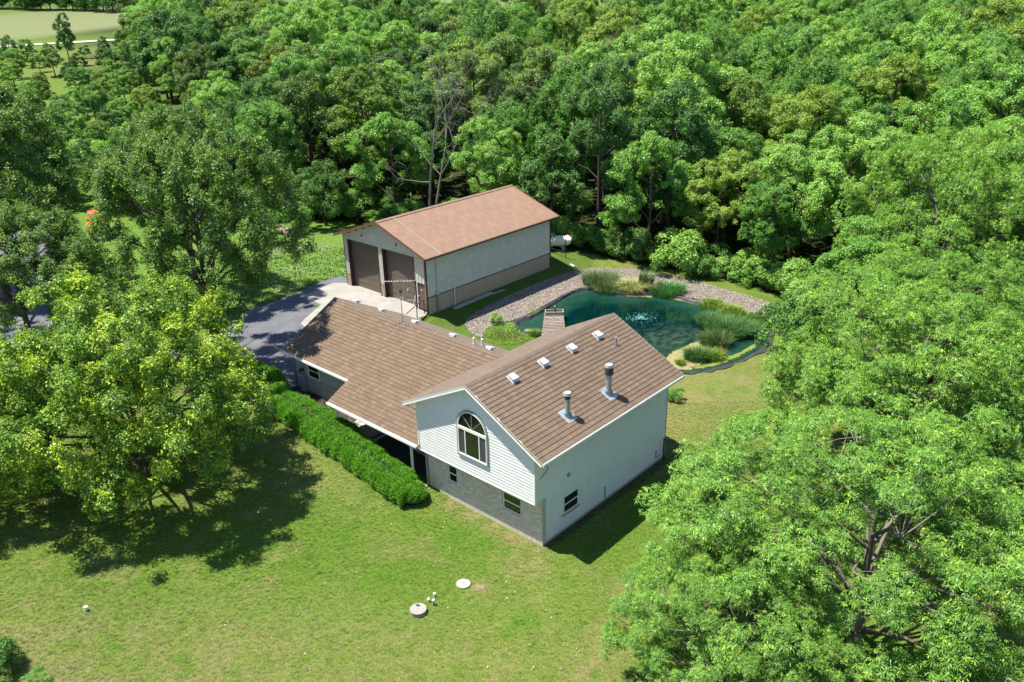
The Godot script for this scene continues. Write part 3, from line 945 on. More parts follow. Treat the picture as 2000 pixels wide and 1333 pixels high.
	for s in [[-0.7, 1.28, 0.6], [-0.28, 1.28, 0.5], [-0.1, 1.28, 0.55], [0.06, 1.28, 0.55], [0.75, 1.28, 0.75], [-0.95, 2.42, 0.12], [-0.8, 2.42, 0.12], [-0.62, 2.42, 0.14], [-0.45, 2.42, 0.14], [-0.28, 2.42, 0.14], [-0.1, 2.42, 0.16], [0.08, 2.42, 0.16], [0.25, 2.42, 0.18], [0.42, 2.42, 0.18], [0.6, 2.42, 0.2], [0.42, 1.9, 0.3]]:
		b = MB.new()
		b.tube([m + inv * Vector3(s[0], s[1] + 0.02, s[2]), m + inv * Vector3(s[0], s[1] + 0.02, -s[2])], [0.010, 0.010], 5)
		obj(a, "element", b, M.bare)
	b = MB.new()
	b.box(m.x - 0.06, m.x + 0.06, m.y + 1.75, m.y + 1.9, m.z - 0.06, m.z + 0.06)
	obj(a, "rotor", b, M.dark)

# ---------------------------------------------------------------- the steel shed
func ribbed(w: float, h: float) -> MB:  # a steel sheet in x (width) and y (height), ribs towards +z
	var b := MB.new()
	var n := maxi(1, roundi(w / 0.305))
	var s := w / n
	for k in n:
		var x := k * s
		var r := [0.0, 0.02, 0.04, 0.075, 0.095]
		var d := [0.0, 0.0, 0.028, 0.028, 0.0]
		for q in 4:
			b.quad(Vector3(x + r[q], 0, d[q]), Vector3(x + r[q + 1], 0, d[q + 1]), Vector3(x + r[q + 1], h, d[q + 1]), Vector3(x + r[q], h, d[q]))
		b.quad(Vector3(x + 0.095, 0, 0), Vector3(x + s, 0, 0), Vector3(x + s, h, 0), Vector3(x + 0.095, h, 0))
	return b

func sheets(parent: Node3D, called: String, m: Material, o: Vector3, along: Vector3, up: Vector3, length: float, h: float, heights = null):
	var x := 0.0
	var made := {}
	while x < length - 0.02:
		var w := minf(0.914, length - x)
		var hh: float = heights.call(x, w) if heights != null else h
		var key := "%.2f %.2f" % [w, hh]
		if not made.has(key): made[key] = ribbed(w, hh).mesh()
		var p := MeshInstance3D.new()
		p.name = called; p.mesh = made[key]; p.material_override = m
		p.transform = Transform3D(Basis(along, up, along.cross(up)), o + along * x)
		parent.add_child(p, true)
		x += 0.914

func build_shed():
	var h := thing("shed", "large steel shed with brown metal roof, cream walls and tan skirt", "shed", SHED, 0.8331)
	var w := 9.41
	var l := 14.23
	var sl := 0.3553
	var rg := 6.155
	var e := 0.54
	var rk := 0.45
	var yw := func(v: float) -> float: return rg - sl * absf(v - w / 2) - 0.12
	var eave: float = rg - sl * (w / 2 + e)
	var b := MB.new()
	b.ub(0.35, l - 0.05, -0.9, 0.12, 0.03, w - 0.03)
	obj(h, "foundation", b, M.slab)
	# side walls
	var ys: float = yw.call(0.0)
	for s in [0, 1]:
		b = MB.new()
		if s == 0: b.ub(0.02, l - 0.02, -0.3, ys, 0.03, 0.12)
		else: b.ub(0.02, l - 0.02, -0.3, ys, w - 0.12, w - 0.03)
		var sw := obj(h, "side_wall", b, M.tan)
		var o := Vector3(0, 0, -0.022) if s == 0 else Vector3(l, 0, -w + 0.022)
		var al := Vector3.RIGHT if s == 0 else Vector3.LEFT
		sheets(sw, "skirt_panel", M.tan, o + Vector3(0, -0.25, 0), al, Vector3.UP, l, 1.30)
		sheets(sw, "wall_panel", M.cream, o + Vector3(0, 1.09, 0), al, Vector3.UP, l, ys - 1.10)
		b = MB.new()
		if s == 0: b.ub(0.0, l, 1.04, 1.10, -0.012, 0.03)
		else: b.ub(0.0, l, 1.04, 1.10, w - 0.03, w + 0.012)
		obj(sw, "trim", b, M.brown)
	# rear wall
	b = MB.new()
	b.ub(l - 0.12, l - 0.03, -0.2, ys, 0.12, w - 0.12)
	b.tri(Vector3(l - 0.03, ys, 0), Vector3(l - 0.03, yw.call(w / 2), -w / 2), Vector3(l - 0.03, ys, -w))
	obj(h, "rear_wall", b, M.cream)
	# front wall: piers between the openings, gable above
	b = MB.new()
	var piers := [[0.0, 0.14], [1.04, 1.20], [4.74, 5.26], [8.90, w]]
	for p in piers: b.ub(0.03, 0.40, -0.2, 3.96, p[0] + 0.03 if p[0] == 0.0 else p[0], p[1] - (0.03 if p[1] == w else 0.0))
	b.ub(0.03, 0.40, 2.14, 3.96, 0.14, 1.04)
	b.ub(0.03, 0.40, 3.96, ys, 0.03, w - 0.03)
	b.hexa([Vector3(0.03, ys, -w / 2 - 0.01), Vector3(0.4, ys, -w / 2 - 0.01), Vector3(0.4, ys, -0.03), Vector3(0.03, ys, -0.03), Vector3(0.03, yw.call(w / 2), -w / 2 - 0.01), Vector3(0.4, yw.call(w / 2), -w / 2 - 0.01), Vector3(0.4, ys + 0.005, -0.03), Vector3(0.03, ys + 0.005, -0.03)])
	b.hexa([Vector3(0.03, ys, -w + 0.03), Vector3(0.4, ys, -w + 0.03), Vector3(0.4, ys, -w / 2 - 0.012), Vector3(0.03, ys, -w / 2 - 0.012), Vector3(0.03, ys + 0.005, -w + 0.03), Vector3(0.4, ys + 0.005, -w + 0.03), Vector3(0.4, yw.call(w / 2), -w / 2 - 0.012), Vector3(0.03, yw.call(w / 2), -w / 2 - 0.012)])
	var fw := obj(h, "front_wall", b, M.brown)
	var al := Vector3(0, 0, 1)  # from the left end to the right one, seen from the front
	var put := func(m: Material, called: String, v0: float, v1: float, y0: float, y1: float):
		sheets(fw, called, m, Vector3(0.022, y0, -v1), al, Vector3.UP, v1 - v0, y1 - y0)
	put.call(M.cream, "wall_panel", 8.93, w, 1.08, 3.96); put.call(M.tan, "skirt_panel", 8.93, w, -0.1, 1.04)
	put.call(M.cream, "wall_panel", 4.77, 5.23, 1.08, 3.96); put.call(M.tan, "skirt_panel", 4.77, 5.23, 0.0, 1.04)
	put.call(M.cream, "wall_panel", 0.0, 1.18, 2.20, 3.96)
	sheets(fw, "wall_panel", M.cream, Vector3(0.022, 3.965, -w), al, Vector3.UP, w, 1.0, func(x: float, ww: float) -> float: return maxf(0.05, (yw.call(w - x) + yw.call(w - x - ww)) * 0.5 - 3.965))
	# doors
	var n := 0
	for d in [[5.26, 8.90], [1.20, 4.74]]:
		b = MB.new()
		b.ub(0.38, 0.40, 0.0, 3.96, d[0], d[1])
		var o := obj(h, "garage_door", b, M.door)
		o.set_meta("label", ["brown overhead door nearer the left end", "brown overhead door beside the small door"][n]); n += 1
		for r in 8:
			b = MB.new()
			var y0 := 0.02 + r * 0.4925
			b.hexa([Vector3(0.335, y0, -d[1] + 0.02), Vector3(0.38, y0, -d[1] + 0.02), Vector3(0.38, y0, -d[0] - 0.02), Vector3(0.335, y0, -d[0] - 0.02), Vector3(0.345, y0 + 0.48, -d[1] + 0.02), Vector3(0.38, y0 + 0.48, -d[1] + 0.02), Vector3(0.38, y0 + 0.48, -d[0] - 0.02), Vector3(0.345, y0 + 0.48, -d[0] - 0.02)])
			obj(o, "door_panel", b, M.door)
		b = MB.new()
		for v in [d[0], d[1]]: b.ub(-0.005, 0.05, 0.0, 3.99, v - 0.02, v + 0.03)
		b.ub(-0.005, 0.05, 3.961, 4.0, d[0] - 0.02, d[1] + 0.03)
		obj(o, "door_trim", b, M.brown)
	b = MB.new()
	b.ub(0.10, 0.15, 0.08, 2.14, 0.16, 1.02)
	var md := obj(h, "side_door", b, M.mandoor)
	b = MB.new()
	b.ub(0.02, 0.09, 0.0, 2.20, 0.10, 0.16); b.ub(0.02, 0.09, 0.0, 2.20, 1.02, 1.08); b.ub(0.02, 0.09, 2.141, 2.20, 0.16, 1.02)
	obj(md, "door_frame", b, M.trim)
	b = MB.new()
	b.blob(Vector3(0.07, 1.55, -0.60), Vector3(0.03, 0.05, 0.05), 5, 8)
	b.blob(Vector3(0.07, 1.05, -0.95), Vector3(0.04, 0.04, 0.04), 5, 8)
	obj(md, "knob", b, M.pvc)
	b = MB.new()
	for v in [3.0, 7.0]: b.box(-0.10, 0.02, 4.55, 4.65, -v - 0.05, -v + 0.05)
	obj(h, "wall_lamp", b, M.dark)
	# corners and rakes
	b = MB.new()
	b.ub(-0.02, 0.09, -0.2, ys, -0.022, 0.02); b.ub(-0.02, 0.03, -0.2, ys, 0.02, 0.10)
	b.ub(l - 0.09, l + 0.02, -0.2, ys, -0.022, 0.02); b.ub(-0.02, 0.09, -0.2, ys, w - 0.02, w + 0.022)
	obj(h, "corner_trim", b, M.brown)
	# roof
	b = MB.new()
	b.slab(Vector3(-rk, eave - 0.03, e), Vector3(l + rk, eave - 0.03, e), Vector3(l + rk, rg - 0.03, -w / 2), Vector3(-rk, rg - 0.03, -w / 2), 0.07)
	b.slab(Vector3(-rk, rg - 0.03, -w / 2), Vector3(l + rk, rg - 0.03, -w / 2), Vector3(l + rk, eave - 0.03, -w - e), Vector3(-rk, eave - 0.03, -w - e), 0.07)
	var r := obj(h, "roof", b, M.brown)
	var cs := 1.0 / sqrt(1 + sl * sl)
	sheets(r, "roof_panel", M.steelroof, Vector3(-rk, eave - 0.012, e), Vector3.RIGHT, Vector3(0, sl * cs, -cs), l + 2 * rk, (w / 2 + e) / cs)
	sheets(r, "roof_panel", M.steelroof, Vector3(l + rk, eave - 0.012, -w - e), Vector3.LEFT, Vector3(0, sl * cs, cs), l + 2 * rk, (w / 2 + e) / cs)
	b = MB.new()
	b.slab(Vector3(-rk, rg - 0.03, -w / 2 + 0.2), Vector3(l + rk, rg - 0.03, -w / 2 + 0.2), Vector3(l + rk, rg + 0.045, -w / 2), Vector3(-rk, rg + 0.045, -w / 2), 0.012)
	b.slab(Vector3(-rk, rg + 0.045, -w / 2), Vector3(l + rk, rg + 0.045, -w / 2), Vector3(l + rk, rg - 0.03, -w / 2 - 0.2), Vector3(-rk, rg - 0.03, -w / 2 - 0.2), 0.012)
	obj(r, "ridge_cap", b, M.steelroof)
	for u in [-rk - 0.016, l + rk + 0.016]:
		b = MB.new()
		b.bar(Vector3(u, eave - 0.06, e), Vector3(u, rg - 0.06, -w / 2), 0.03, 0.17)
		b.bar(Vector3(u, rg - 0.06, -w / 2), Vector3(u, eave - 0.06, -w - e), 0.03, 0.17)
		obj(r, "rake_trim", b, M.rooftrim)
	for s in [[e + 0.06], [-w - e - 0.06]]:
		b = MB.new()
		b.bar(Vector3(-rk, eave - 0.075, s[0]), Vector3(l + rk, eave - 0.075, s[0]), 0.11, 0.11)
		obj(r, "gutter", b, M.brown)
	b = MB.new()
	b.bar(Vector3(1.15, eave + 0.03, e - 0.02), Vector3(1.15, rg + 0.03, -w / 2 + 0.1), 0.05, 0.03)
	obj(r, "roof_strip", b, M.slab)
	b = MB.new()  # leaves and dirt lying along the far eave
	for k in 90: b.blob(Vector3(rf(-rk, 5.0), eave + 0.03 + rf(0, 0.05), -w - e + rf(-0.12, 0.15)), Vector3(rf(0.03, 0.1), rf(0.03, 0.07), rf(0.03, 0.1)), 3, 5, Color(0.03, 0.022, 0.018), 0.3, rng)
	obj(r, "leaf_litter", b, M.bark, "stuff")
	# conduit, meter and hydrant pipe on the long side
	b = MB.new()
	b.tube([Vector3(0.99, 1.3, 0.03), Vector3(0.99, ys - 0.1, 0.03)], [0.02, 0.02], 6)
	b.tube([Vector3(0.93, -0.3, 0.04), Vector3(0.93, 1.2, 0.04)], [0.03, 0.03], 6); b.tube([Vector3(1.03, -0.3, 0.04), Vector3(1.03, 1.2, 0.04)], [0.03, 0.03], 6)
	obj(h, "conduit", b, M.greytrim)
	b = MB.new()
	b.ub(0.86, 1.10, 1.13, 1.40, -0.14, 0.0)
	obj(h, "meter_box", b, M.fascia)
	b = MB.new()
	b.tube([Vector3(2.72, -0.2, 0.10), Vector3(2.72, 1.45, 0.10), Vector3(2.72, 1.5, 0.02)], [0.035, 0.035, 0.035], 6)
	obj(h, "water_pipe", b, M.pvc)

# ---------------------------------------------------------------- things in the yard
func shed_pt(u: float, v: float, up := 0.0) -> Vector3:
	var p := SHED + UD * u + VD * v
	return Vector3(p.x, land(p.x, p.z) + up, p.z)

func build_yard():
	var b := MB.new()
	# boards left on the grass along the shed
	var n := 0
	for d in [[2.25, 6.5, -0.42, -0.33, 0.30, 0.14], [6.35, 7.8, -0.42, -0.50, 0.16, 0.07]]:
		b = MB.new()
		var a := shed_pt(d[0], d[2], d[5] * 0.5)
		var e := shed_pt(d[1], d[3], d[5] * 0.5)
		b.bar(a, e, d[4], d[5], Color(0.50, 0.49, 0.46))
		tag(obj(self, "board", b, M.wood), ["long pale stacked plank on the grass against the shed", "short pale plank on the grass beyond the long one"][n], "plank")
		n += 1
	# pipe railing beside the small shed door
	var t := thing("pipe_railing", "dark pipe railing beside the small door of the steel shed", "railing")
	var posts := [shed_pt(-1.1, -0.05), shed_pt(-0.1, 0.28)]
	for p in posts:
		b = MB.new()
		b.tube([p - Vector3(0, 0.2, 0), p + Vector3(0, 1.12, 0)], [0.035, 0.035], 8)
		obj(t, "post", b, M.dark)
	b = MB.new()
	b.tube([shed_pt(-2.7, -0.8, 1.1), shed_pt(-1.1, -0.05, 1.12), shed_pt(-0.1, 0.28, 1.12), shed_pt(0.05, 0.33, 1.12)], [0.035, 0.035, 0.035, 0.035], 8)
	obj(t, "rail", b, M.dark)
	b = MB.new()
	b.bar(shed_pt(-2.4, -1.0, 0.02), shed_pt(0.2, 0.14, 0.02), 0.06, 0.14)
	tag(obj(self, "slab_edging", b, M.black), "black edging strip between the concrete apron and the grass", "edging")
	# gas tank behind the shed
	t = thing("gas_tank", "white horizontal gas tank behind the far end of the steel shed", "tank", Vector3(3.75, ground(4.0, -71.5), -71.6), 0.12)
	b = MB.new()
	var pr := []
	var rr := []
	for k in 7:
		var a := PI / 2 * k / 6.0
		pr.append(Vector3(-1.35 - cos(a) * 0.38, 0.86, 0)); rr.append(maxf(0.01, sin(a) * 0.46))
	for k in 7:
		var a := PI / 2 * (6 - k) / 6.0
		pr.append(Vector3(1.35 + cos(a) * 0.38, 0.86, 0)); rr.append(maxf(0.01, sin(a) * 0.46))
	b.tube(pr, rr, 20)
	obj(t, "tank_shell", b, M.pvc)
	b = MB.new()
	b.tube([Vector3(0, 1.28, 0), Vector3(0, 1.5, 0), Vector3(0, 1.58, 0)], [0.2, 0.2, 0.12], 14)
	obj(t, "dome", b, M.fascia)
	for x in [-0.95, 0.95]:
		b = MB.new()
		b.box(x - 0.1, x + 0.1, -0.1, 0.46, -0.3, 0.3)
		obj(t, "leg", b, M.slab)
	# wire fence behind the shed
	t = thing("wire_fence", "low dark wire fence with thin posts behind the steel shed", "fence")
	var fp := [on(4.85, -69.85), on(3.4, -71.0), on(1.6, -72.4), on(-0.4, -73.4)]
	for p in fp:
		b = MB.new()
		b.tube([p - Vector3(0, 0.2, 0), p + Vector3(0, 1.75, 0)], [0.04, 0.04], 8)
		obj(t, "post", b, M.black)
	b = MB.new()
	for k in fp.size() - 1:
		for y in [0.1, 0.5, 0.9, 1.3]: b.tube([fp[k] + Vector3(0, y, 0), fp[k + 1] + Vector3(0, y, 0)], [0.012, 0.012], 4)
	obj(t, "wire", b, M.black)
	# dark mesh fence at the rear corner of the house
	t = thing("mesh_fence", "black mesh fence panel from the rear house corner under the bright tree", "fence")
	var f0 := uv(9.62, -0.12)
	var f1 := uv(9.62, -4.2)
	for k in 3:
		b = MB.new()
		var p: Vector3 = f0.lerp(f1, k / 2.0)
		p.y = ground(p.x, p.z)
		b.tube([p - Vector3(0, 0.2, 0), p + Vector3(0, 1.32, 0)], [0.035, 0.035], 8)
		obj(t, "post", b, M.black)
	for y in [0.12, 1.27]:
		b = MB.new()
		b.tube([f0 + Vector3(0, y, 0), f1 + Vector3(0, y, 0)], [0.025, 0.025], 6)
		obj(t, "rail", b, M.black)
	b = MB.new()
	var len := f0.distance_to(f1)
	var fd := (f1 - f0).normalized()
	for k in int(len / 0.08):
		var s := k * 0.08
		for sgn in [1.0, -1.0]:
			var a := f0 + fd * s + Vector3(0, 0.12 if sgn > 0 else 1.27, 0)
			var e := f0 + fd * minf(s + 1.15 * 0.55, len) + Vector3(0, 1.27 if sgn > 0 else 0.12, 0)
			b.tube([a, e], [0.003, 0.003], 3, Color.WHITE, false)
	obj(t, "mesh", b, M.black, "stuff")
	# septic covers and pipes in the lawn
	t = thing("septic_riser", "round raised concrete septic cover with a small pump fitting on top", "septic cover", on(-3.98, -26.41))
	b = MB.new()
	b.tube([Vector3(0, -0.1, 0), Vector3(0, 0.14, 0), Vector3(0, 0.16, 0)], [0.33, 0.33, 0.31], 28)
	obj(t, "riser", b, M.concrete)
	b = MB.new()
	b.tube([Vector3(0, 0.158, 0), Vector3(0, 0.19, 0)], [0.345, 0.335], 28)
	obj(t, "lid", b, M.concrete)
	b = MB.new()
	b.box(-0.08, 0.02, 0.19, 0.30, -0.20, -0.13); b.tube([Vector3(-0.09, 0.19, -0.2), Vector3(-0.09, 0.33, -0.2)], [0.025, 0.025], 8)
	b.tube([Vector3(0.01, 0.19, -0.16), Vector3(0.01, 0.27, -0.16)], [0.03, 0.03], 8)
	obj(t, "pump_fitting", b, M.greytrim)
	b = MB.new()
	b.tube([on(-2.25, -28.06, -0.05), on(-2.25, -28.06, 0.035), on(-2.25, -28.06, 0.045)], [0.33, 0.33, 0.30], 28, Color.WHITE)
	b.tube([on(-2.25, -28.15, 0.04), on(-2.25, -28.15, 0.06)], [0.08, 0.07], 14)
	tag(obj(self, "septic_cover", b, M.slab), "flat pale round concrete lid level with the lawn", "septic cover")
	b = MB.new()
	var pp := PackedVector2Array()
	for k in 14: pp.append(Vector2(-1.55, -27.84) + Vector2(cos(TAU * k / 14), sin(TAU * k / 14) * 0.9) * rf(0.17, 0.25))
	obj(self, "bare_soil", sheet(pp, 0.012, 0.5), M.earth, "structure")
	n = 0
	for p in [[-3.62, -27.02, 0.13, "short white capped pipe touching the raised septic cover"], [-3.40, -27.33, 0.14, "white capped pipe farthest behind the raised septic cover"], [-3.40, -26.82, 0.24, "tallest white capped pipe right of the raised septic cover"]]:
		t = thing("vent_pipe", p[3], "pipe", on(p[0], p[1]), 0.0, "pipes by the septic cover")
		b = MB.new()
		b.tube([Vector3(0, -0.1, 0), Vector3(0, p[2], 0)], [0.05, 0.05], 14)
		obj(t, "pipe", b, M.greytrim if p[2] > 0.2 else M.pvc)
		b = MB.new()
		b.tube([Vector3(0, p[2] - 0.03, 0), Vector3(0, p[2] + 0.02, 0), Vector3(0, p[2] + 0.035, 0)], [0.066, 0.066, 0.05], 14)
		obj(t, "cap", b, M.pvc)
	t = thing("cleanout_pipe", "short leaning white pipe alone in the dry lawn at lower left", "pipe", on(-17.25, -26.44), 0.4)
	b = MB.new()
	b.tube([Vector3(0, -0.1, 0), Vector3(0.05, 0.16, 0.03)], [0.065, 0.065], 14)
	obj(t, "pipe", b, M.pvc)
	b = MB.new()
	b.tube([Vector3(0.045, 0.13, 0.028), Vector3(0.06, 0.20, 0.035)], [0.085, 0.08], 14)
	obj(t, "cap", b, M.ventm)
	# garden bits under the eave
	b = MB.new()
	for k in 10:
		var a := uv(1.0, 16.2 + k * 0.12, 0.0)
		a.y = land(a.x, a.z)
		b.tube([a, a + Vector3(0, 0.42, 0)], [0.012, 0.012], 5)
	for y in [0.15, 0.4]:
		var a := uv(1.0, 16.1)
		var e := uv(1.0, 17.4)
		a.y = land(a.x, a.z) + y; e.y = land(e.x, e.z) + y
		b.tube([a, e], [0.012, 0.012], 5)
	tag(obj(self, "garden_fence", b, M.black), "low black wire garden fence in the bed below the garage wall", "fence")
	# brush heap and rubble beyond the driveway
	b = MB.new()
	for k in 46:
		var p := on(-22.4 + rf(-1.6, 1.6), -79.2 + rf(-0.8, 0.8), rf(0.0, 0.35))
		b.blob(p, Vector3(rf(0.15, 0.4), rf(0.1, 0.25), rf(0.15, 0.4)), 4, 6, [Color(0.3, 0.28, 0.26), Color(0.09, 0.075, 0.065), Color(0.16, 0.13, 0.11)][k % 3], 0.3, rng)
	tag(obj(self, "rubble_pile", b, M.stone), "heap of grey rubble and brush at the forest edge beyond the meadow", "rubble heap")
	b = MB.new()
	for k in 14:
		var p := on(-18.9 + rf(-0.9, 0.9), -74.2 + rf(-0.5, 0.5), 0.15)
		var a := rf(0, TAU)
		b.tube([p, p + Vector3(cos(a) * rf(0.5, 1.0), rf(0, 0.3), sin(a) * 0.6)], [0.05, 0.02], 5, Color(0.10, 0.08, 0.06))
	tag(obj(self, "brush_pile", b, M.bark), "small dark pile of cut sticks in the flowering meadow", "brush heap")
	build_vehicles()
	# the white marker post by the far lane
	b = MB.new()
	b.tube([on(-146, -258.2), on(-146, -258.2, 2.2)], [0.12, 0.12], 8)
	tag(obj(self, "marker_post", b, M.pvc), "thin white marker post beside the far gravel lane", "post")
	hedge()

func build_vehicles():
	# two red farm machines half hidden behind the left-hand trees
	var red := Color(0.55, 0.06, 0.02)
	var spots := [[-40.0, -79.3, 0.5, "red tractor half hidden behind the tall left trees, nearer the shed"], [-47.3, -82.2, -0.4, "red tractor deepest behind the left trees, with a pale canopy"]]
	for k in 2:
		var s = spots[k]
		var t := thing("tractor", s[3], "tractor", on(s[0], s[1]), s[2], "red tractors behind the left trees")
		var b := MB.new()
		b.hexa([Vector3(-0.3, 0.75, -1.6), Vector3(0.3, 0.75, -1.6), Vector3(0.36, 0.75, 0.3), Vector3(-0.36, 0.75, 0.3), Vector3(-0.26, 1.25, -1.55), Vector3(0.26, 1.25, -1.55), Vector3(0.34, 1.45, 0.3), Vector3(-0.34, 1.45, 0.3)], red)
		obj(t, "hood", b, M.plain)
		for x in [-0.75, 0.75]:
			b = MB.new()
			b.tube([Vector3(x - 0.2, 0.75, 0.9), Vector3(x + 0.2, 0.75, 0.9)], [0.72, 0.72], 20, Color(0.02, 0.02, 0.02))
			b.tube([Vector3(x - 0.22, 0.75, 0.9), Vector3(x + 0.22, 0.75, 0.9)], [0.36, 0.36], 16, red)
			obj(t, "rear_wheel", b, M.plain)
			b = MB.new()
			b.tube([Vector3(x * 0.85 - 0.12, 0.4, -1.2), Vector3(x * 0.85 + 0.12, 0.4, -1.2)], [0.4, 0.4], 16, Color(0.02, 0.02, 0.02))
			obj(t, "front_wheel", b, M.plain)
			b = MB.new()
			b.hexa([Vector3(x - 0.22, 1.42, 0.2), Vector3(x + 0.22, 1.42, 0.2), Vector3(x + 0.22, 1.42, 1.6), Vector3(x - 0.22, 1.42, 1.6), Vector3(x - 0.22, 1.55, 0.3), Vector3(x + 0.22, 1.55, 0.3), Vector3(x + 0.22, 1.55, 1.5), Vector3(x - 0.22, 1.55, 1.5)], red)
			obj(t, "fender", b, M.plain)
		b = MB.new()
		b.box(-0.3, 0.3, 1.1, 1.2, 0.5, 1.0, Color(0.03, 0.03, 0.03)); b.box(-0.3, 0.3, 1.2, 1.7, 0.95, 1.05, Color(0.03, 0.03, 0.03))
		obj(t, "seat", b, M.plain)
		b = MB.new()
		for x in [-0.5, 0.5]: b.bar(Vector3(x, 1.2, 1.25), Vector3(x, 2.5, 1.25), 0.07, 0.07, Color(0.03, 0.03, 0.03))
		b.box(-0.7, 0.7, 2.5, 2.57, 0.1, 1.6, red if k == 0 else Color(0.6, 0.6, 0.6))
		obj(t, "canopy_frame", b, M.plain)
		if k == 0:
			b = MB.new()
			for x in [-0.45, 0.45]: b.bar(Vector3(x, 1.2, 0.0), Vector3(x, 2.0, -1.7), 0.12, 0.16, red)
			for x in [-0.45, 0.45]: b.bar(Vector3(x, 2.0, -1.7), Vector3(x, 1.0, -2.5), 0.12, 0.16, red)
			b.box(-0.8, 0.8, 0.7, 1.2, -2.9, -2.5, red)
			obj(t, "loader", b, M.plain)

# the hedge: a clipped evergreen body with short needle sprays standing out of it
func hedge():
	var t := thing("hedge", "long clipped bright green evergreen hedge in front of the house", "hedge")
	# spine in u,v with half width and height
	var sp := [[-1.55, 6.85, 0.70, 0.80], [-1.35, 8.0, 0.92, 0.84], [-1.15, 10.5, 0.97, 0.84], [-1.05, 12.6, 1.01, 0.84], [-0.90, 13.6, 1.19, 0.84], [-0.85, 15.5, 1.10, 0.84], [-0.80, 17.5, 1.01, 0.84], [-0.80, 19.2, 0.88, 0.88], [-0.30, 20.8, 1.19, 1.01], [-0.20, 22.4, 1.36, 1.13], [-0.20, 24.0, 1.06, 1.01], [-0.30, 26.0, 0.88, 0.92], [-0.50, 29.0, 0.88, 0.92]]
	var at := func(f: float) -> Array:
		var k := mini(int(f), sp.size() - 2)
		var g := f - k
		var r := []
		for q in 4: r.append(lerpf(sp[k][q], sp[k + 1][q], g))
		return r
	var body := MB.new()
	var core := func(f: float, a: float, grow: float) -> Vector3:
		var s: Array = at.call(f)
		var w: float = (absf(cos(a)) ** 0.55) * signf(cos(a)) * (s[2] + grow)
		var y: float = (absf(sin(a)) ** 0.55) * (s[3] + grow)
		var p := uv(s[0] + w, s[1])
		return Vector3(p.x, land(p.x, p.z) + y, p.z)
	var n := 60
	for k in n:
		for j in 10:
			var f := (sp.size() - 1.0) * k / n
			var f2 := (sp.size() - 1.0) * (k + 1) / n
			var a := PI * j / 10.0
			var a2 := PI * (j + 1) / 10.0
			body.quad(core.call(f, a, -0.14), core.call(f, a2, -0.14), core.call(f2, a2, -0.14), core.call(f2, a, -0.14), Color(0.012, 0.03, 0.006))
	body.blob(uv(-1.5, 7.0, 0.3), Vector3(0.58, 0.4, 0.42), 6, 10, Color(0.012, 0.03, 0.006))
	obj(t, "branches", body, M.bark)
	var spray := MB.new()
	for k in 9:
		var s := 0.02 + 0.012 * k
		var d := Vector3(cos(k * 2.4), 0.75, sin(k * 2.4)).normalized()
		var w := d.cross(Vector3(0.3, 0.1, 1)).normalized() * 0.011
		var p := Vector3(0, s, 0)
		spray.quad(p, p + d * 0.035 + w, p + d * 0.075, p + d * 0.035 - w)
	var mm := MultiMesh.new()
	mm.transform_format = MultiMesh.TRANSFORM_3D; mm.use_colors = true
	mm.mesh = spray.mesh()
	var count := 42000
	mm.instance_count = count
	for k in count:
		var f := rf(0, sp.size() - 1.0)
		var a := acos(rf(-1, 1)) if rng.randf() < 0.72 else (rf(0, 0.4) if rng.randf() < 0.5 else PI - rf(0, 0.4))
		var bump := 0.05 * sin(f * 5.1 + a * 3) + 0.04 * sin(f * 13.7) + rf(-0.07, 0.06)
		var p: Vector3 = core.call(f, a, bump - 0.07)
		if rng.randf() < 0.05:  # the rounded end by the downspout
			var d := Vector3(rf(-1, 1), rf(0, 1), rf(-1, 1)).normalized()
			p = uv(-1.5, 7.0, 0.34) + d * Vector3(0.70, 0.5, 0.55)
		var o := (Vector3(0, 0.9, 0) + Vector3(rf(-1, 1), rf(-0.3, 0.6), rf(-1, 1)) * 0.75 + UD * cos(a) * 0.6).normalized()
		var x := o.cross(Vector3(rf(-1, 1), 0.1, rf(-1, 1))).normalized()
		var s := rf(0.65, 1.4)
		mm.set_instance_transform(k, Transform3D(Basis(x, o, x.cross(o)) * s, p))
		var g := rf(0.75, 1.25)
		mm.set_instance_color(k, Color(0.095, 0.285, 0.018).lerp(Color(0.155, 0.345, 0.030), rng.randf()) * g)
	var mi := MultiMeshInstance3D.new()
	mi.name = "needles"; mi.multimesh = mm; mi.material_override = M.leaf
	mi.set_meta("kind", "stuff")
	t.add_child(mi, true)

# ---------------------------------------------------------------- the pond
const LEVEL := -0.12

func flat(poly: PackedVector2Array, y: float, cell: float, paint: Callable) -> MB:
	var b := MB.new()
	var box := Rect2(poly[0], Vector2.ZERO)
	for p in poly: box = box.expand(p)
	for gx in range(floori(box.position.x / cell), ceili(box.end.x / cell)):
		for gz in range(floori(box.position.y / cell), ceili(box.end.y / cell)):
			var sq := PackedVector2Array([Vector2(gx, gz) * cell, Vector2(gx + 1, gz) * cell, Vector2(gx + 1, gz + 1) * cell, Vector2(gx, gz + 1) * cell])
			for q in Geometry2D.intersect_polygons(sq, poly):
				var t := Geometry2D.triangulate_polygon(q)
				var k0 := b.v.size()
				for p in q:
					b.v.append(Vector3(p.x, y, p.y)); b.n.append(Vector3.UP); b.c.append(paint.call(p))
				for k in range(0, t.size(), 3):
					var a := q[t[k]]
					if (q[t[k + 1]] - a).cross(q[t[k + 2]] - a) > 0:
						for e in 3: b.i.append(k0 + t[k + e])
					else:
						for e in [0, 2, 1]: b.i.append(k0 + t[k + e])
	return b

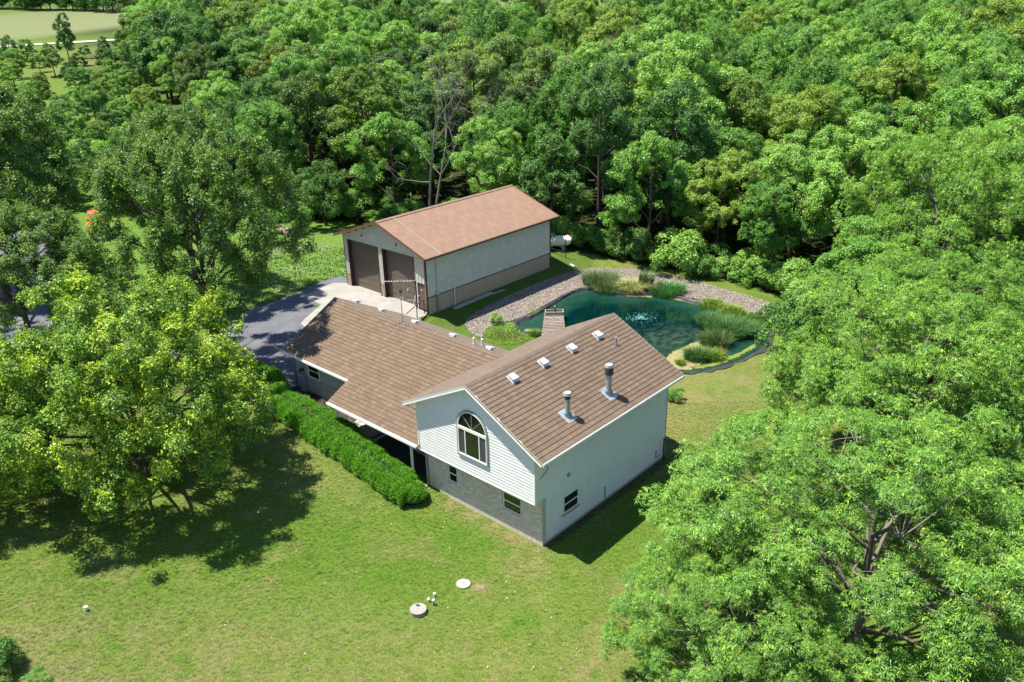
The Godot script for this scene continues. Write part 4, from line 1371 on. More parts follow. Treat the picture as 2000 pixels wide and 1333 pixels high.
func blades(b: MB, ctr: Vector3, rx: float, rz: float, count: int, h0: float, h1: float, lean: float, width: float, cols: Array, bias := Vector3.ZERO):
	for k in count:
		var a := rf(0, TAU)
		var r := sqrt(rng.randf())
		var p := Vector3(ctr.x + cos(a) * r * rx, 0, ctr.z + sin(a) * r * rz)
		p.y = maxf(ground(p.x, p.z), LEVEL - 0.1)
		var h := rf(h0, h1)
		var d := (Vector3(cos(a), 0, sin(a)) * r + Vector3(rf(-1, 1), 0, rf(-1, 1)) * 0.7) * lean + bias
		var s := Vector3(rf(-1, 1), 0, rf(-1, 1)).normalized() * width
		var col: Color = cols[rng.randi() % cols.size()] * rf(0.75, 1.25)
		var m := p + Vector3(0, h * 0.6, 0) + d * h * 0.3
		var t := p + Vector3(0, h * clampf(1.0 - d.length() * 0.35, 0.3, 1.0), 0) + d * h
		b.quad(p - s, p + s, m + s * 0.8, m - s * 0.8, col)
		b.tri(m - s * 0.8, m + s * 0.8, t, col)

func clump(called: String, label: String, category: String, at: Vector3, rx: float, rz: float, count: int, h0: float, h1: float, lean: float, width: float, cols: Array, bias := Vector3.ZERO):
	var t := thing(called, label, category, Vector3(at.x, 0, at.z), 0.0)
	var b := MB.new()
	blades(b, at, rx, rz, count, h0, h1, lean, width, cols, bias)
	var o := obj(t, "blades", b, M.blade)
	o.position = Vector3(-at.x, 0, -at.z)

func build_pond():
	var wp := smooth_poly(water_poly, 2)
	var paint := func(p: Vector2) -> Color:
		var e := edge_dist(p, water_poly)
		var n1 := nz.get_noise_2d(p.x * 9, p.y * 9)
		var n2 := nz.get_noise_2d(p.x * 40 + 7, p.y * 40)
		var deep := clampf(sst(0.6, 2.6, e + n1 * 0.7), 0, 1)
		var c := Color(0.010, 0.042, 0.030).lerp(Color(0.0005, 0.012, 0.015), deep)
		# floating film of fine weed towards the near right shore
		var film := sst(2.6, 0.2, (p - Vector2(11.2, -53.4)).length() / 1.7 + n1 * 0.6) * clampf(0.5 + n2 * 1.3, 0, 1)
		film = maxf(film, sst(1.0, 0.0, e) * clampf(n2 * 1.2 + 0.1, 0, 0.4))
		return c.lerp(Color(0.050, 0.085, 0.055), film * 0.75)
	obj(self, "pond_water", flat(wp, LEVEL, 0.30, paint), M.water, "structure")
	# rubber liner round the shore
	var b := MB.new()
	var m := wp.size()
	var rim := func(k: int) -> Array:
		var p := wp[k % m]
		var d := (wp[(k + 1) % m] - wp[(k + m - 1) % m]).normalized()
		var o := Vector2(d.y, -d.x)
		if Geometry2D.is_point_in_polygon(p + o * 0.15, wp): o = -o
		var wide := 0.62 if (p.y > -52.6 and p.x > 8.5) or (p.x > 16.9 and p.y > -55) else 0.24
		if p.x < 1.3 and p.y > -58.5: wide = 0.5
		wide *= 1.0 + 0.2 * sin(k * 2.3) + 0.12 * sin(k * 0.9)
		return [p, p + o * wide * 0.45, p + o * wide, sin(k * 2.7) * 0.035 + sin(k * 1.1) * 0.03]
	for k in m:
		var r: Array = rim.call(k)
		var s: Array = rim.call(k + 1)
		var pt := func(q: Array, c: int) -> Vector3:
			return Vector3(q[c].x, [LEVEL - 0.05, 0.03 + q[3], maxf(land(q[c].x, q[c].y) + 0.045, 0.03) + q[3] * 0.5][c], q[c].y)
		b.quad(pt.call(r, 0), pt.call(r, 1), pt.call(s, 1), pt.call(s, 0))
		b.quad(pt.call(r, 1), pt.call(r, 2), pt.call(s, 2), pt.call(s, 1))
	obj(self, "pond_liner", b, M.liner, "structure")
	# river stones
	b = MB.new()
	b.blob(Vector3.ZERO, Vector3(1, 0.62, 0.8), 4, 7, Color.WHITE, 0.2, rng)
	var mm := MultiMesh.new()
	mm.transform_format = MultiMesh.TRANSFORM_3D; mm.use_colors = true
	mm.mesh = b.mesh()
	var spots := []
	var sg := smooth_poly(grav_a, 1)
	while spots.size() < 30000:
		var p := Vector2(rf(-3.6, 21.8), rf(-69.4, -53.8))
		if Geometry2D.is_point_in_polygon(p, sg) and not Geometry2D.is_point_in_polygon(p, wp): spots.append(p)
	mm.instance_count = spots.size()
	var sc := [Color(0.162, 0.137, 0.112), Color(0.221, 0.195, 0.164), Color(0.098, 0.081, 0.070), Color(0.187, 0.148, 0.115), Color(0.281, 0.257, 0.230), Color(0.132, 0.120, 0.107)]
	for k in spots.size():
		var s := rf(0.025, 0.060) * (1.6 if rng.randf() < 0.06 else 1.0)
		mm.set_instance_transform(k, Transform3D(Basis.from_euler(Vector3(rf(-0.4, 0.4), rf(0, TAU), rf(-0.4, 0.4))).scaled(Vector3(s, s, s)), Vector3(spots[k].x, land(spots[k].x, spots[k].y) + 0.03 + s * 0.25, spots[k].y)))
		mm.set_instance_color(k, sc[rng.randi() % 6] * rf(0.75, 1.15))
	var mi := MultiMeshInstance3D.new()
	mi.name = "gravel_stones"; mi.multimesh = mm; mi.material_override = M.stone
	mi.set_meta("kind", "stuff")
	add_child(mi, true)
	tag(mi, "band of grey and tan river stones round the pond", "gravel")
	# algae mats
	var mats := [
		[[10.1,-50.3, 10.7,-51.3, 11.6,-52.1, 12.6,-53.0, 13.7,-53.7, 13.9,-52.9, 13.4,-51.6, 12.7,-50.2, 12.2,-49.1, 11.2,-48.5, 10.4,-48.9, 9.8,-49.6], Color(0.34, 0.315, 0.125), "large pale yellow algae mat by the near right shore of the pond"],
		[[13.7,-54.4, 14.3,-54.9, 15.1,-54.7, 15.2,-54.0, 14.5,-53.6, 13.8,-53.8], Color(0.36, 0.33, 0.15), "small pale yellow algae patch beside the tall green reeds"],
		[[12.9,-49.4, 14.2,-50.3, 15.6,-51.4, 16.9,-52.8, 16.6,-51.9, 15.9,-51.3, 14.2,-49.75, 13.0,-49.05, 11.6,-48.65, 11.5,-49.2], Color(0.22, 0.27, 0.035), "strip of yellow green duckweed along the dark liner"],
		[[0.85,-55.75, 1.0,-56.1, 1.35,-56.15, 1.6,-55.9, 1.5,-55.6, 1.15,-55.5], Color(0.26, 0.25, 0.08), "round yellowish lily patch left of the dock"],
		[[9.2,-63.0, 10.6,-62.9, 12.2,-62.6, 13.8,-61.3, 13.5,-61.0, 12.1,-62.0, 10.6,-62.2, 9.3,-62.3], Color(0.30, 0.26, 0.12), "tan algae fringe below the grasses on the far shore"]]
	for a in mats:
		var col: Color = a[1]
		var q := smooth_poly(xz(a[0]), 2)
		var rag := PackedVector2Array()
		for k in q.size():
			var p := q[k].lerp(q[(k + 1) % q.size()], 0.5)
			rag.append(q[k] + Vector2(rf(-0.05, 0.05), rf(-0.05, 0.05))); rag.append(p + Vector2(rf(-0.09, 0.09), rf(-0.09, 0.09)))
		var pb := func(p: Vector2) -> Color: return col * (0.85 + 0.35 * nz.get_noise_2d(p.x * 50, p.y * 50))
		tag(obj(self, "algae_mat", flat(rag, LEVEL + 0.014, 0.25, pb), M.algae), a[2], "algae")
	# bubbling aerator
	var t := thing("pond_aerator", "pale ring of bubbling water in the middle of the pond", "aerator", Vector3(9.6, LEVEL, -57.9))
	b = MB.new()
	for k in 260:
		var a := rf(0, TAU)
		var r := absf(rng.randfn(0.0, 0.95))
		b.blob(Vector3(cos(a) * r * 1.1, rf(-0.01, 0.02), sin(a) * r), Vector3(rf(0.015, 0.07), rf(0.01, 0.03), rf(0.015, 0.05)) * (1.2 - minf(r * 0.4, 0.8)), 3, 6, Color(0.10, 0.26, 0.26))
	obj(t, "bubbles", b, M.plain, "stuff")
	# dock
	t = thing("dock", "grey wooden dock with gapped planks running into the pond", "dock")
	var a0 := Vector3(2.0, 0, -53.4)
	var a1 := Vector3(2.5, 0, -58.35)
	var c0 := Vector3(3.8, 0, -53.7)
	var c1 := Vector3(3.9, 0, -58.3)
	var n := 17
	for k in n:
		var f := (k + 0.06) / n
		var g := (k + 0.72) / n
		b = MB.new()
		var y := 0.26 + rf(-0.008, 0.008)
		var up := Vector3(0, y, 0)
		b.slab(a0.lerp(a1, f) + up, c0.lerp(c1, f) + up, c0.lerp(c1, g) + up, a0.lerp(a1, g) + up, 0.035, Color(0.32, 0.275, 0.235) * rf(0.8, 1.15))
		obj(t, "plank", b, M.wood)
	for s in [0.05, 0.95]:
		b = MB.new()
		b.bar(a0.lerp(c0, s) + Vector3(0, 0.15, 0), a1.lerp(c1, s) + Vector3(0, 0.15, 0), 0.06, 0.13, Color(0.12, 0.095, 0.08))
		obj(t, "beam", b, M.wood)
		for f in [0.25, 0.95]:
			b = MB.new()
			var p: Vector3 = a0.lerp(c0, s).lerp(a1.lerp(c1, s), f)
			b.tube([p + Vector3(0, -1.2, 0), p + Vector3(0, 0.2, 0)], [0.06, 0.06], 8, Color(0.12, 0.095, 0.08))
			obj(t, "pile", b, M.wood)
	t = thing("planter_box", "pale wooden box standing across the outer end of the dock", "box", Vector3(3.2, 0.27, -58.0))
	b = MB.new()
	var wc := Color(0.48, 0.44, 0.39)
	b.box(-0.68, 0.68, 0.0, 0.26, -0.32, -0.27, wc); b.box(-0.68, 0.68, 0.0, 0.26, 0.27, 0.32, wc); b.box(-0.68, -0.63, 0.0, 0.26, -0.269, 0.269, wc); b.box(0.63, 0.68, 0.0, 0.26, -0.269, 0.269, wc)
	obj(t, "box_frame", b, M.wood)
	b = MB.new()
	b.box(-0.629, 0.629, 0.02, 0.13, -0.269, 0.269, Color(0.11, 0.085, 0.07))
	obj(t, "soil", b, M.wood)
	b = MB.new()
	b.tube([Vector3(0.05, 0, 0), Vector3(0.05, 0.20, 0), Vector3(0.05, 0.3, 0.02), Vector3(0.06, 0.42, 0.04)], [0.10, 0.08, 0.05, 0.02], 10, Color(0.13, 0.11, 0.10))
	b.blob(Vector3(0.05, 0.47, 0.05), Vector3(0.06, 0.07, 0.06), 5, 8, Color(0.4, 0.36, 0.33))
	var st := obj(self, "statuette", b, M.stone)
	st.position = Vector3(3.2, 0.40, -58.05)
	tag(st, "small dark figure standing in the pale box on the dock", "statuette")
	b = MB.new()
	for k in 60: b.blob(Vector3(rf(2.6, 3.75), 0.28, rf(-57.6, -55.6)), Vector3(rf(0.02, 0.06), 0.02, rf(0.02, 0.05)), 3, 5, Color(0.36, 0.32, 0.28) * rf(0.6, 1.3), 0.2, rng)
	tag(obj(self, "pebbles", b, M.stone, "stuff"), "loose pebbles scattered over the outer dock planks", "pebbles")
	# drain pipe by the stones
	b = MB.new()
	b.tube([on(5.35, -68.5, 0.1), on(5.9, -68.0, 0.1), on(6.5, -67.4, 0.09)], [0.07, 0.07, 0.07], 8, Color(0.015, 0.015, 0.015))
	b.tube([on(5.2, -68.62, 0.1), on(5.5, -68.36, 0.1)], [0.085, 0.085], 8, Color(0.6, 0.58, 0.55))
	tag(obj(self, "drain_pipe", b, M.plain), "black drain pipe with a white end on the far stone bank", "pipe")
	# reeds and grasses round the shore
	var green := [Color(0.072, 0.176, 0.048), Color(0.104, 0.216, 0.056), Color(0.056, 0.136, 0.048)]
	var dull := [Color(0.160, 0.232, 0.096), Color(0.224, 0.272, 0.128), Color(0.112, 0.176, 0.072)]
	var lime := [Color(0.192, 0.320, 0.032), Color(0.144, 0.272, 0.032), Color(0.272, 0.352, 0.064)]
	var straw := [Color(0.512, 0.448, 0.192), Color(0.320, 0.336, 0.112), Color(0.192, 0.256, 0.080)]
	clump("grass_clump", "big dull green feathery grass clump on the far left stone bank", "ornamental grass", Vector3(7.4, 0, -64.9), 1.4, 1.2, 1700, 0.7, 1.5, 0.5, 0.012, dull)
	clump("grass_clump", "green rushes at the water edge left of the arching straw grass", "ornamental grass", Vector3(8.0, 0, -63.4), 1.1, 0.6, 800, 0.6, 1.1, 0.6, 0.013, dull + green)
	clump("grass_clump", "low arching straw coloured grass in the middle of the far shore", "ornamental grass", Vector3(9.9, 0, -63.2), 0.8, 0.5, 900, 0.8, 1.3, 1.0, 0.012, straw)
	clump("iris_clump", "tall dark leaves leaning right beside the straw grass on the far shore", "iris clump", Vector3(10.8, 0, -63.4), 0.5, 0.4, 220, 1.3, 2.0, 0.25, 0.028, [Color(0.060, 0.128, 0.045), Color(0.150, 0.180, 0.075)], Vector3(0.35, 0, -0.1))
	clump("grass_clump", "dense bright green grass clump at right on the far shore", "ornamental grass", Vector3(12.5, 0, -62.5), 1.3, 0.8, 1500, 0.6, 1.15, 0.45, 0.014, [Color(0.075, 0.225, 0.060), Color(0.105, 0.255, 0.075)], Vector3(0.12, 0, 0))
	clump("marsh_plants", "lime green marsh plants nearest the far stones on the right shore", "marsh plants", Vector3(15.3, 0, -59.6), 0.9, 0.8, 900, 0.25, 0.6, 0.4, 0.02, lime)
	clump("marsh_plants", "lime green marsh plants halfway down the right shore", "marsh plants", Vector3(16.5, 0, -58.0), 0.9, 0.9, 1100, 0.25, 0.65, 0.4, 0.02, lime)
	clump("marsh_plants", "green marsh plants at the right tip of the pond", "marsh plants", Vector3(17.6, 0, -56.4), 0.8, 0.9, 900, 0.25, 0.6, 0.4, 0.02, lime + green)
	clump("reed_clump", "green reeds standing in open water left of the big reed bed", "reeds", Vector3(14.6, 0, -55.9), 1.1, 1.1, 1700, 0.7, 1.2, 0.5, 0.014, green, Vector3(0.12, 0, 0))
	clump("reed_clump", "widest dense reed bed in the right end of the pond", "reeds", Vector3(15.5, 0, -54.4), 1.6, 1.2, 3400, 0.7, 1.35, 0.5, 0.014, green, Vector3(0.15, 0, 0))
	clump("reed_clump", "dark reeds against the liner at the right end of the pond", "reeds", Vector3(16.9, 0, -54.2), 0.7, 0.9, 900, 0.6, 1.15, 0.5, 0.014, [Color(0.053, 0.105, 0.033), Color(0.075, 0.135, 0.045)])
	clump("reed_clump", "reeds with brown stems between the two pale algae mats", "reeds", Vector3(14.0, 0, -52.6), 1.0, 0.9, 1200, 0.7, 1.3, 0.5, 0.013, green + [Color(0.180, 0.135, 0.075)])
	clump("reed_clump", "dark green reed clump in the large pale algae mat", "reeds", Vector3(12.2, 0, -50.3), 0.75, 0.6, 900, 0.6, 1.15, 0.55, 0.014, green)
	clump("reed_clump", "yellow green reeds by the dark liner next to the dark clump", "reeds", Vector3(13.3, 0, -50.2), 0.7, 0.5, 650, 0.5, 1.0, 0.5, 0.014, lime + [Color(0.165, 0.135, 0.060)])
	clump("marsh_plants", "small yellow green plant by the house corner of the pond", "marsh plants", Vector3(11.0, 0, -49.5), 0.3, 0.3, 200, 0.3, 0.6, 0.4, 0.02, lime)
	clump("reed_clump", "short green reeds at the foot of the dock", "reeds", Vector3(1.75, 0, -54.7), 0.5, 0.5, 420, 0.3, 0.7, 0.4, 0.014, lime + green)
	clump("weed_patch", "patch of mixed green and reddish weeds between stones and dock", "weeds", Vector3(-0.3, 0, -54.9), 1.6, 1.9, 5200, 0.05, 0.16, 1.3, 0.022, [Color(0.12, 0.26, 0.035), Color(0.20, 0.31, 0.06), Color(0.15, 0.27, 0.045), Color(0.11, 0.24, 0.03), Color(0.18, 0.29, 0.05), Color(0.26, 0.17, 0.08)])

# ---------------------------------------------------------------- grass standing in the lawn
func build_grass():
	var tuft := MB.new()
	for k in 6:
		var a := k * 2.4
		var d := Vector3(cos(a), 0, sin(a))
		var s := Vector3(-sin(a), 0, cos(a)) * 0.010
		var p := d * 0.03
		tuft.tri(p - s, p + s, p + d * (0.02 + 0.012 * k) + Vector3(0, 0.045 + 0.006 * k, 0))
	var mesh := tuft.mesh()
	var no := [smooth_poly(drive_poly, 1), apron_poly, smooth_poly(grav_a, 1), smooth_poly(water_poly, 1), wood_poly]
	var xf := []
	var cs := PackedColorArray()
	var tries := 0
	while xf.size() < 150000 and tries < 900000:
		tries += 1
		var x: float
		var z: float
		if tries % 4 != 0:
			x = rf(-30, 15); z = rf(-44, -21.5)
		else:
			x = rf(-27, 22); z = rf(-74, -36)
		var d := Vector3(x, 0, z) - HOUSE
		var u := d.dot(UD)
		var v := d.dot(VD)
		if u > -0.02 and u < L and v > -0.02 and v < 21.0: continue
		if u > -1.9 and u < 0.6 and v > 7.4 and v < 23: continue
		if u > 14.85 and u < 29.2 and v > 23.4 and v < 33.0: continue
		var p := Vector2(x, z)
		var bad := false
		if z < -42:
			for q in no:
				if Geometry2D.is_point_in_polygon(p, q): bad = true; break
		if bad: continue
		var meadow := x < -12 and z < -55
		var col := lawn_color(x, z) * rf(0.8, 1.35)
		var s := rf(0.6, 1.25) * (rf(1.5, 4.5) if meadow else 1.0)
		xf.append(Transform3D(Basis(Vector3.UP, rf(0, TAU)) * Basis.from_scale(Vector3(s, s * rf(0.6, 1.1), s)), on(x, z)))
		cs.append(col)
	var mm := MultiMesh.new()
	mm.transform_format = MultiMesh.TRANSFORM_3D; mm.use_colors = true
	mm.mesh = mesh; mm.instance_count = xf.size()
	for k in xf.size():
		mm.set_instance_transform(k, xf[k]); mm.set_instance_color(k, cs[k])
	var mi := MultiMeshInstance3D.new()
	mi.name = "grass"; mi.multimesh = mm; mi.material_override = M.blade
	mi.set_meta("kind", "stuff")
	add_child(mi, true)
	tag(mi, "short mown lawn grass round the house and shed", "grass")
	# white clover heads and meadow flowers
	var b := MB.new()
	b.blob(Vector3(0, 0.0, 0), Vector3(1, 0.6, 1), 3, 6)
	mm = MultiMesh.new()
	mm.transform_format = MultiMesh.TRANSFORM_3D
	mm.mesh = b.mesh()
	xf = []
	for k in 4200:
		var x := rf(-22, -12.5)
		var z := rf(-76, -60)
		if Geometry2D.is_point_in_polygon(Vector2(x, z), no[0]) or Geometry2D.is_point_in_polygon(Vector2(x, z), apron_poly) or z > -61.5 or rng.randf() > 0.25 + nz.get_noise_2d(x * 5, z * 5) * 1.5: continue
		var d := Vector3(x, 0, z) - HOUSE
		if d.dot(VD) < 33.2 and d.dot(UD) > 14: continue
		xf.append(Transform3D(Basis.from_scale(Vector3.ONE * rf(0.012, 0.028)), on(x, z, rf(0.25, 0.5))))
	for k in 70: xf.append(Transform3D(Basis.from_scale(Vector3.ONE * rf(0.012, 0.026)), on(rf(-12, 4), rf(-34, -23), 0.06)))
	mm.instance_count = xf.size()
	for k in xf.size(): mm.set_instance_transform(k, xf[k])
	mi = MultiMeshInstance3D.new()
	mi.name = "white_flowers"; mi.multimesh = mm; mi.material_override = M.pvc
	mi.set_meta("kind", "stuff")
	add_child(mi, true)
	tag(mi, "small white flowers in the shed meadow and dotted over the lawn", "flowers")

# ---------------------------------------------------------------- trees
func leafy(kind: String, s: float) -> Array:  # one spray: [vertices, normals], four vertices a leaf
	var v := PackedVector3Array()
	var n := PackedVector3Array()
	var put := func(p: Vector3, d: Vector3, face: Vector3, len: float, wid: float, sag: float):
		d = d.normalized()
		var side := d.cross(face).normalized() * wid
		var mid := p + d * len * 0.45
		var tip := p + d * len - Vector3(0, sag * len, 0)
		var nn := side.cross(d).normalized()
		if nn.dot(face) < 0: nn = -nn
		var q := [p, mid + side, tip, mid - side]
		if (q[1] - q[0]).cross(q[2] - q[0]).dot(nn) < 0: q = [p, mid - side, tip, mid + side]
		for e in 4:
			v.append(q[e]); n.append(nn)
	if kind == "droop":
		var m := rng.randi_range(6, 8)
		for k in m:
			var a := TAU * k / m + rf(-0.3, 0.3)
			var o := Vector3(cos(a), 0, sin(a))
			var d := (o * rf(0.6, 1.1) + Vector3(0, rf(-0.9, 0.1), 0)).normalized()
			var face := (Vector3(0, 0.9, 0) + o * 0.7 + Vector3(rf(-0.4, 0.4), 0, rf(-0.4, 0.4))).normalized()
			put.call(o * 0.03 * s + Vector3(0, rf(-0.10, 0.05) * s, 0), d, face, rf(0.20, 0.34) * s, rf(0.030, 0.045) * s, 0.25)
	else:
		for k in 9:
			var a := rf(0, TAU)
			var r := rf(0.02, 0.24) * s
			var o := Vector3(cos(a), 0, sin(a))
			var d := (o + Vector3(rf(-0.6, 0.6), rf(-0.5, 0.3), rf(-0.6, 0.6))).normalized()
			var face := (Vector3(0, 1, 0) + Vector3(rf(-1, 1), 0, rf(-1, 1)) * 1.1).normalized()
			put.call(o * r + Vector3(0, rf(-0.16, 0.12) * s, 0), d, face, rf(0.16, 0.26) * s, rf(0.055, 0.085) * s, 0.1)
	return [v, n]

func unit() -> Vector3:
	var y := rf(-1, 1)
	var a := rf(0, TAU)
	var r := sqrt(1 - y * y)
	return Vector3(cos(a) * r, y, sin(a) * r)

# a tree of height h with its crown from base up, radius r: returns [trunk, crown]
func grow(p: Dictionary) -> Array:
	var h: float = p.h
	var base: float = p.base
	var R: float = p.r
	var kind: String = p.get("kind", "broad")
	var rc: float = p.rc
	var sprays := []
	for k in 8: sprays.append(leafy(kind, p.s))
	var tones: Array = p.tones
	var tint := []
	for t in tones:
		for k in 3:
			var a := PackedColorArray()
			for leaf in 9:
				var c: Color = t * rf(0.78, 1.22)
				for e in 4: a.append(c)
			tint.append(a)
	var tips := []
	for k in 3:
		var a := PackedColorArray()
		for leaf in 9:
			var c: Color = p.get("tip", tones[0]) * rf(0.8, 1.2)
			for e in 4: a.append(c)
		tips.append(a)
	var crown := MB.new()
	var trunk := MB.new()
	var bark: Color = p.get("bark", Color(0.11, 0.09, 0.075))
	var cy: float = base + (h - base) * p.get("belly", 0.42)
	var lobes := []
	var nb: int = p.get("limbs", 10)
	for k in nb:  # the big masses that the limbs carry
		var ly := lerpf(-0.62, 0.98, pow((k + 0.5) / nb, 0.85))
		var la := k * 2.39996 + rf(-0.5, 0.5)
		var lq := sqrt(1 - ly * ly)
		var ld := Vector3(cos(la) * lq, ly, sin(la) * lq)
		var lf := rf(0.50, 0.72)
		lobes.append([Vector3(ld.x * R * lf, cy + ld.y * ((h - cy) if ld.y > 0 else (cy - base)) * lf, ld.z * R * lf), R * rf(0.30, 0.44), ld])
	var bend := Vector3(rf(-0.4, 0.4), 0, rf(-0.4, 0.4))
	var r0: float = p.get("girth", h * 0.015)
	var spine := []
	var rad := []
	for k in 7:
		var f := k / 6.0
		spine.append(Vector3(0, -0.2 + f * h * 0.8, 0) + bend * sin(f * 3.0) * 0.8)
		rad.append(maxf(0.03, r0 * (1.0 - f * 0.85) * (1.25 if k == 0 else 1.0)))
	trunk.tube(spine, rad, 8, bark, false)
	var add := func(pos: Vector3, axis: Vector3, size: float, col: PackedColorArray):
		var x := axis.cross(unit())
		if x.length() < 0.05: x = axis.cross(Vector3.RIGHT)
		x = x.normalized()
		var b := Basis(x, axis, x.cross(axis))
		var t = sprays[rng.randi() % 8]
		crown.v.append_array(Transform3D(b * size, pos) * t[0])
		crown.n.append_array(Transform3D(b, Vector3.ZERO) * t[1])
		crown.c.append_array(col if t[0].size() == 36 else col.slice(0, t[0].size()))
	var n: int = p.clumps
	var up: float = p.get("lift", 0.4)
	for k in n:
		var lobe = lobes[k % nb]
		var d: Vector3 = (unit() + lobe[2] * 0.55 + Vector3(0, 0.25, 0)).normalized()
		var c: Vector3 = lobe[0] + d * Vector3(1, 0.85, 1) * lobe[1] * (rf(0.72, 1.08) if k % 6 else rf(0.2, 0.6)) + bend * 0.5
		var r := rc * rf(0.7, 1.25)
		if k < nb:  # the limb of this mass
			var lc: Vector3 = lobe[0]
			var hd := Vector2(lc.x, lc.z).length()
			var sy := clampf(lc.y - hd * rf(0.5, 0.9), base * 0.5 + 0.3, h * 0.72)
			var g := clampf((sy + 0.2) / (h * 0.8), 0, 1) * 6.0
			var s: Vector3 = spine[int(g)].lerp(spine[mini(int(g) + 1, 6)], g - int(g))
			var w := r0 * rf(0.28, 0.42)
			trunk.tube([s, s.lerp(lc, 0.5) + Vector3(0, hd * 0.08, 0) + unit() * 0.2, lc], [w, w * 0.7, w * 0.4], 5, bark * rf(0.8, 1.2), false)
		if rng.randf() < p.get("twigs", 0.35):
			var lc: Vector3 = lobe[0]
			trunk.tube([lc, lc.lerp(c, 0.55) + unit() * 0.12, c + d * rc * 0.4], [r0 * 0.12, r0 * 0.08, 0.008], 3, bark * rf(0.9, 1.4), false)
		var tone := rng.randi() % tones.size()
		var young: bool = rng.randf() < p.get("tips", 0.2) * 1.5
		var m := int(p.leaf * r * r)
		for e in m:
			var dn := (unit() + d * 0.55 + Vector3(0, up, 0)).normalized()
			var pos := c + dn * Vector3(1, 0.85, 1) * r * rf(0.40, 1.12)
			var ax := (dn + Vector3(0, 0.35, 0) + unit() * 0.4).normalized() if kind != "droop" else (Vector3(0, 1, 0) + dn * 0.35 + unit() * 0.3).normalized()
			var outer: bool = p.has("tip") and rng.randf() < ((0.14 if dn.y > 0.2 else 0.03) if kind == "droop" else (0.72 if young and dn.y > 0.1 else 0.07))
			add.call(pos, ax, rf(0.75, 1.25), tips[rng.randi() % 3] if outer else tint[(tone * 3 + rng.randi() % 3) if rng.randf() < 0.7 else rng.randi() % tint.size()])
		for e in int(p.get("shoots", 0)):  # shoots that stand out of the crown
			var sd := (d * 0.5 + Vector3(0, 0.9, 0) + unit() * 0.35).normalized()
			var s0 := c + sd * r * 0.85
			for z in 4:
				var outer: bool = p.has("tip") and rng.randf() < (0.8 if young else 0.15)
				add.call(s0 + sd * z * 0.2 * p.s * 1.4 + unit() * 0.08, (sd + unit() * 0.6).normalized(), rf(0.8, 1.05) * (1.0 - z * 0.12), tips[rng.randi() % 3] if outer else tint[tone * 3 + rng.randi() % 3])
	var q4 := crown.v.size() / 4
	crown.i.resize(q4 * 6)
	for k in q4:
		var z := k * 6
		var e := k * 4
		crown.i[z] = e; crown.i[z + 1] = e + 2; crown.i[z + 2] = e + 1
		crown.i[z + 3] = e; crown.i[z + 4] = e + 3; crown.i[z + 5] = e + 2
	return [trunk, crown]

func tree_of(called: String, p: Dictionary) -> Node3D:
	rng.seed = p.seed
	var g := grow(p)
	var t := Node3D.new()
	t.name = called
	obj(t, "trunk", g[0], M.bark)
	obj(t, "crown", g[1], M.leaf)
	return t

func plant(model: Node3D, called: String, x: float, z: float, size: Vector3, turn: float, label: String, category: String, group := "", m: Material = null) -> Node3D:
	var t := model.duplicate()
	t.name = numbered(called)
	t.position = on(x, z); t.rotation.y = turn; t.scale = size
	tag(t, label, category, group)
	if m: t.get_node("crown").material_override = m
	add_child(t, true)
	return t

func screen(p: Vector3) -> Vector3:  # x right, y down in parts of the frame, z depth
	var q := (Basis(Vector3.RIGHT, -0.4063) * Basis(Vector3.BACK, -0.0217)).inverse() * (p - EYE)
	return Vector3(1000 + 1630 * q.x / -q.z, 666.5 - 1630 * q.y / -q.z, -q.z)

const NTH := ["first", "second", "third", "fourth", "fifth", "sixth", "seventh", "eighth", "ninth", "tenth", "eleventh", "twelfth", "thirteenth", "fourteenth", "fifteenth", "sixteenth", "seventeenth", "eighteenth", "nineteenth", "twentieth", "twenty-first", "twenty-second", "twenty-third", "twenty-fourth", "twenty-fifth"]
var named := {}   # label stem -> nodes, told apart at the end by their order from the left

func later(t: Node3D, stem: String):
	if not named.has(stem): named[stem] = []
	named[stem].append(t)

func settle_labels():
	for stem in named:
		var a: Array = named[stem]
		a.sort_custom(func(p, q): return screen(p.position).x < screen(q.position).x)
		for k in a.size():
			a[k].set_meta("label", stem if a.size() == 1 else "%s, %s from left" % [stem, NTH[mini(k, 24)]])

